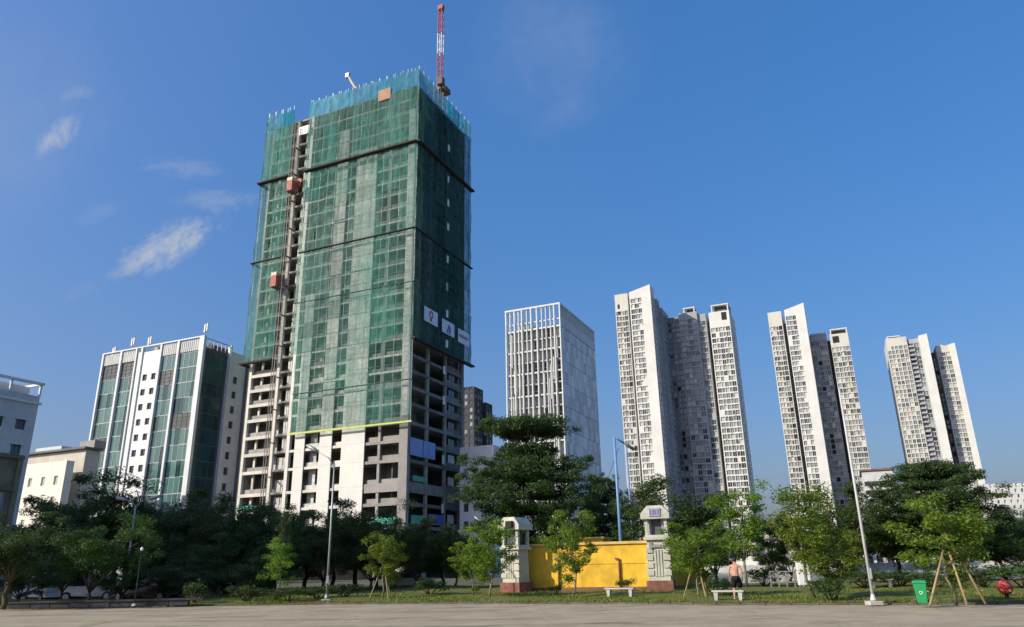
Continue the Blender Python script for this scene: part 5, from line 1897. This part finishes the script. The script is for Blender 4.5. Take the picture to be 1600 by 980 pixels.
pr.build('recycling_mark', 'white', bn)

x, y = gp(1253, 47)
cb = thing('utility_cabinet', 'white utility cabinet on short legs beside the bright trees', 'cabinet', (x, y, .2), R(-10))
MB().box(-.33, .33, -.22, .22, .22, 1.45).build('body', 'white', cb, bevel=.02)
MB().box(-.30, .30, -.235, -.215, .28, 1.38).build('door', 'white', cb, bevel=.008)
MB().box(-.37, .37, -.27, .27, 1.45, 1.52).build('roof', 'white', cb, bevel=.015)
for sx in (-.26, .26):
    part_box('leg', 'steel_dk', cb, sx - .04, sx + .04, -.15, .15, -.1, .22)
x, y = gp(1226, 49)
rl_ = thing('low_railing', 'low grey railing left of the white cabinet', 'railing', (x, y, .2), R(-10))
for k in range(5):
    part_box('post', 'steel', rl_, -.95 + k * .45, -.88 + k * .45, -.04, .04, -.1, .95)
for z in (.3, .62, .9):
    part_box('rail', 'steel', rl_, -.95, .92, -.03, .03, z, z + .06)

x, y = gp(1562, 36.5)
rc = thing('red_container', 'rounded red container on a short dark stand at the right edge', 'container', (x, y, .15), R(-20))
rc.scale = (.72, .72, .72)
MB().lathe([(.05, .22), (.26, .26), (.36, .42), (.38, .62), (.33, .80), (.20, .92), (.05, .95)], 18).build('body', 'red', rc, smooth=True)
MB().lathe([(.40, .55), (.405, .57), (.405, .62), (.40, .64)], 18).build('band', 'mark_red', rc, smooth=True)
part_box('plate', 'plinth', rc, .05, .2, -.37, -.2, .36, .5)
MB().lathe([(.05, .93), (.07, .96), (.06, 1.02), (.02, 1.04)], 10).build('knob', 'mark_red', rc, smooth=True)
MB().lathe([(.10, 0), (.10, .2), (.20, .25)], 10).build('stem', 'rubber', rc)
MB().box(-.3, .3, -.2, .2, -.08, .02).build('foot', 'rubber', rc, bevel=.01)

# ------------------------------------------------------------------ left edge: low wall, cars, panels
lw = thing('low_stone_wall', 'low dark stone wall before the parked cars at left', 'wall', (*gp(30, 49.0), .08), R(4))
rw = random.Random(3)
me_ = MB().box(-.49, .49, -.15, .15, 0, .25).mesh('wall_block', 'stone_dk', bevel=.02)
for row in range(1):
    for k in range(9):
        obj('wall_block', me_, lw, (.5 + k + (.5 if row % 2 else 0), rw.uniform(-.015, .015), row * .255), rw.uniform(-.01, .01))
part_box('coping', 'stone_dk', lw, -.1, 9.7, -.2, .2, .258, .34)


def car(label, u, D, rz, paint, L_=4.2, Wc=1.72, Hc=1.5, van=False):
    x, y = gp(u, D)
    t = thing('parked_car', label, 'car', (x, y, .01), rz, 'cars parked behind the low wall')
    hl = L_ / 2
    if van:
        prof = [(-hl, .35), (-hl, 1.0), (-hl + .05, Hc), (hl - 1.25, Hc), (hl - .55, 1.05), (hl - .05, .92), (hl, .35)]
    else:
        prof = [(-hl, .38), (-hl + .03, .85), (-hl + .45, .98), (-hl + 1.05, Hc - .03), (-hl + 1.9, Hc), (hl - 1.75, Hc - .06), (hl - .98, .98), (hl - .15, .80), (hl, .55), (hl - .02, .3)]
    mb = MB()
    k = len(prof)
    secs = []
    for sgn, inset in ((-1, 0), (1, 0)):
        s_ = []
        for (px, pz) in prof:
            tum = max(0, (pz - .9)) * .32
            s_.append((px, sgn * (Wc / 2 - tum), pz))
        secs.append(s_)
    for i in range(k):
        j = (i + 1) % k
        mb.quad(secs[0][i], secs[0][j], secs[1][j], secs[1][i])
    mb.poly(secs[0][::-1]).poly(secs[1])
    mb.build('body', paint, t, bevel=.05)
    # side glass, windscreen, rear glass
    zlo, zhi = .98, Hc - .12
    a0, a1 = ((-hl + .5, hl - 1.5) if van else (-hl + .95, hl - 1.75))
    for sgn in (-1, 1):
        yy = lambda z: sgn * (Wc / 2 - max(0, z - .9) * .32 + .012)
        mid = (a0 + a1) / 2
        for (p, q) in ((a0, mid - .05), (mid + .05, a1 + .2)):
            MB().quad((p - .2 * (not van), yy(zlo), zlo), (q + .35, yy(zlo), zlo), (q, yy(zhi), zhi), (p + .1, yy(zhi), zhi)).build('side_window', 'glass', t)
    fw_ = [(hl - 1.72, Hc - .1), (hl - 1.02, 1.02)] if not van else [(hl - 1.22, Hc - .05), (hl - .58, 1.1)]
    rw_ = [(-hl + 1.02, Hc - .1), (-hl + .5, 1.03)] if not van else [(-hl - .0, Hc - .1), (-hl - .03, 1.05)]
    for nm, (p, q), o_ in (('windscreen', fw_, .03), ('rear_window', rw_, -.03)):
        MB().quad((q[0] + o_, -Wc / 2 + .16, q[1] + .02), (q[0] + o_, Wc / 2 - .16, q[1] + .02), (p[0] + o_, Wc / 2 - .28, p[1] + .02), (p[0] + o_, -Wc / 2 + .28, p[1] + .02)).build(nm, 'glass', t)
    for px in (-hl + .8, hl - .8):
        for sgn in (-1, 1):
            yw = sgn * (Wc / 2 - .06)
            w_ = MB().path([(px, yw - .1, .32), (px, yw + .1, .32)], .32, 18).build('wheel', 'rubber', t)
            MB().path([(px, yw + sgn * .09, .32), (px, yw + sgn * .115, .32)], .2, 12).build('rim', 'steel', w_)
    for sgn in (-1, 1):
        MB().box(hl - .12, hl + .015, sgn * .6 - .18, sgn * .6 + .18, .62, .78).build('headlight', 'lens', t, bevel=.02)
        MB().box(-hl - .015, -hl + .1, sgn * .66 - .14, sgn * .66 + .14, .72, .9).build('tail_light', 'tail', t, bevel=.02)
    return t


car('white van parked at the far left behind the low wall', 82, 62, R(-40), 'car_white', 4.4, 1.7, 1.7, True)
car('dark car with a bright windscreen parked behind the lamp post', 238, 56.5, R(172), 'car_dark', 4.4, 1.8, 1.45)
car('silver car in shade between the white van and the dark car', 152, 60, R(5), 'car_silver')
car('dark car parked deep under the trees left of the pale panels', 322, 60, R(8), 'car_dark')
car('white car half hidden by bushes left of the gate', 640, 66, R(3), 'car_white')
sgp = thing('sign_board', 'pale rectangular sign board on posts under the left trees', 'sign', (*gp(237, 62), 0), R(10))
part_box('board', 'off_white', sgp, -.95, .95, -.04, .04, 1.9, 2.75)
for sx in (-.7, .7):
    part_box('post', 'steel_dk', sgp, sx - .05, sx + .05, .04, .12, 0, 2.7)
pf = thing('site_hoarding', 'pale blue site hoarding panels behind the shrubs left of the pole', 'hoarding', (*gp(330, 63), 0), R(3))
for k in range(5):
    part_box('panel', 'banner' if k % 2 else 'grey_paint', pf, k * .98, k * .98 + .94, rw.uniform(-.02, .02), .05, .1, 1.75 + rw.uniform(-.1, .1))
gb = thing('gate_booth', 'small grey booth behind the dark tree at the far left', 'booth', (*gp(68, 64), 0), R(8))
part_box('wall', 'grey_paint', gb, -1.2, 1.2, -1, 1, 0, 3.3)
part_box('roof', 'slate', gb, -1.5, 1.5, -1.3, 1.3, 3.3, 3.5)
part_box('window', 'glass', gb, -.8, .5, -1.04, -.98, 1.2, 2.2)

# ------------------------------------------------------------------ the shirtless person at the bench
def person(x, y, z, rz):
    P = thing('person', 'shirtless person in black shorts stepping behind the white bench', 'person', (x, y, z), rz)
    J = {  # joint: position, radius pair
        'pelvis': ((0, 0, .93), (.15, .11)), 'waist': ((0, .02, 1.08), (.135, .10)), 'chest': ((0, .05, 1.27), (.165, .115)), 'collar': ((0, .09, 1.42), (.12, .09)),
        'neck': ((0, .13, 1.50), (.055, .058)), 'skull': ((0, .19, 1.60), (.078, .092)), 'crown': ((0, .21, 1.69), (.06, .07)),
        'hipl': ((-.10, 0, .86), (.10, .10)), 'kneel': ((-.12, .06, .49), (.058, .06)), 'anklel': ((-.12, -.08, .10), (.038, .04)), 'toel': ((-.13, .08, .045), (.04, .028)),
        'hipr': ((.10, 0, .86), (.10, .10)), 'kneer': ((.15, .16, .50), (.058, .06)), 'ankler': ((.20, .24, .10), (.038, .04)), 'toer': ((.24, .39, .045), (.04, .028)),
        'shl': ((-.21, .08, 1.40), (.062, .062)), 'ell': ((-.29, .06, 1.13), (.042, .045)), 'wrl': ((-.26, .18, .90), (.028, .03)), 'pal': ((-.25, .21, .83), (.032, .022)),
        'shr': ((.21, .08, 1.40), (.062, .062)), 'elr': ((.28, .02, 1.13), (.042, .045)), 'wrr': ((.27, .10, .89), (.028, .03)), 'par': ((.265, .13, .82), (.032, .022))}
    E_ = [('pelvis', 'waist'), ('waist', 'chest'), ('chest', 'collar'), ('collar', 'neck'), ('neck', 'skull'), ('skull', 'crown'), ('pelvis', 'hipl'), ('hipl', 'kneel'), ('kneel', 'anklel'), ('anklel', 'toel'),
          ('pelvis', 'hipr'), ('hipr', 'kneer'), ('kneer', 'ankler'), ('ankler', 'toer'), ('collar', 'shl'), ('shl', 'ell'), ('ell', 'wrl'), ('wrl', 'pal'), ('collar', 'shr'), ('shr', 'elr'), ('elr', 'wrr'), ('wrr', 'par')]
    for s_, hand, dirx in (('l', 'pal', 1), ('r', 'par', -1)):
        px, py, pz = J[hand][0]
        for f in range(4):
            J[f'f{s_}{f}a'] = ((px - .015 * dirx, py - .024 + f * .016, pz - .045), (.009, .009))
            J[f'f{s_}{f}b'] = ((px + .006 * dirx, py - .022 + f * .016, pz - .082 - .006 * (f in (1, 2))), (.008, .008))
            E_ += [(hand, f'f{s_}{f}a'), (f'f{s_}{f}a', f'f{s_}{f}b')]
        J[f't{s_}'] = ((px + .01 * dirx, py + .045, pz - .03), (.01, .01))
        E_ += [(hand, f't{s_}')]
    keys = list(J)
    me = bpy.data.meshes.new('body')
    me.from_pydata([J[k][0] for k in keys], [(keys.index(a), keys.index(b)) for a, b in E_], [])
    me.materials.append(X['skin'])
    o_ = obj('body', me, P)
    o_.modifiers.new('skin', 'SKIN')
    if not me.skin_vertices:
        bm = bmesh.new()
        bm.from_mesh(me)
        bm.verts.layers.skin.verify()
        bm.to_mesh(me)
        bm.free()
    for i, k in enumerate(keys):
        me.skin_vertices[0].data[i].radius = J[k][1]
        me.skin_vertices[0].data[i].use_root = (k == 'pelvis')
    sd_ = o_.modifiers.new('subdivision', 'SUBSURF')
    sd_.levels = 2
    sd_.render_levels = 2
    # shorts, hair, shoes
    s_ = MB()
    s_.path([(0, .0, 1.0), (0, 0, .92), (0, 0, .80)], [.175, .19, .19], 14)
    s_.path([(-.10, 0, .86), (-.115, .04, .68), (-.12, .055, .54)], [.125, .12, .115], 12)
    s_.path([(.10, 0, .86), (.13, .1, .68), (.147, .14, .54)], [.125, .12, .115], 12)
    s_.build('shorts', 'black_cloth', P, smooth=True)
    h_ = MB()
    h_.lathe([(.09, 1.60), (.102, 1.65), (.098, 1.72), (.07, 1.775), (.02, 1.79)], 12, (0, .175))
    h_.build('hair', 'hair', P, smooth=True)
    for nm, (ax, ay), (bx_, by_) in (('shoe', (-.12, -.13), (-.135, .12)), ('shoe', (.195, .19), (.25, .43))):
        MB().path([(ax, ay, .045), ((ax + bx_) / 2, (ay + by_) / 2, .05), (bx_, by_, .035)], [.045, .052, .035], 8).build(nm, 'bench_white', P, smooth=True)
    fa = MB()
    fa.path([(0, .275, 1.63), (0, .305, 1.60), (0, .28, 1.585)], [.012, .016, .012], 6)
    fa.build('nose', 'skin', P, smooth=True)
    for sx in (-1, 1):
        MB().path([(sx * .085, .17, 1.64), (sx * .095, .165, 1.61), (sx * .085, .17, 1.58)], [.012, .016, .01], 6).build('ear', 'skin', P, smooth=True)
        MB().lathe([(.004, 1.628), (.011, 1.635), (.004, 1.642)], 8, (sx * .032, .272)).build('eye', 'hair', P)
    MB().box(-.025, .025, .275, .283, 1.553, 1.561).build('mouth', 'plinth', P)
    return P


x, y = gp(1147, 36.4)
person(x, y, lawn_z(x, y) - .01, R(-20))
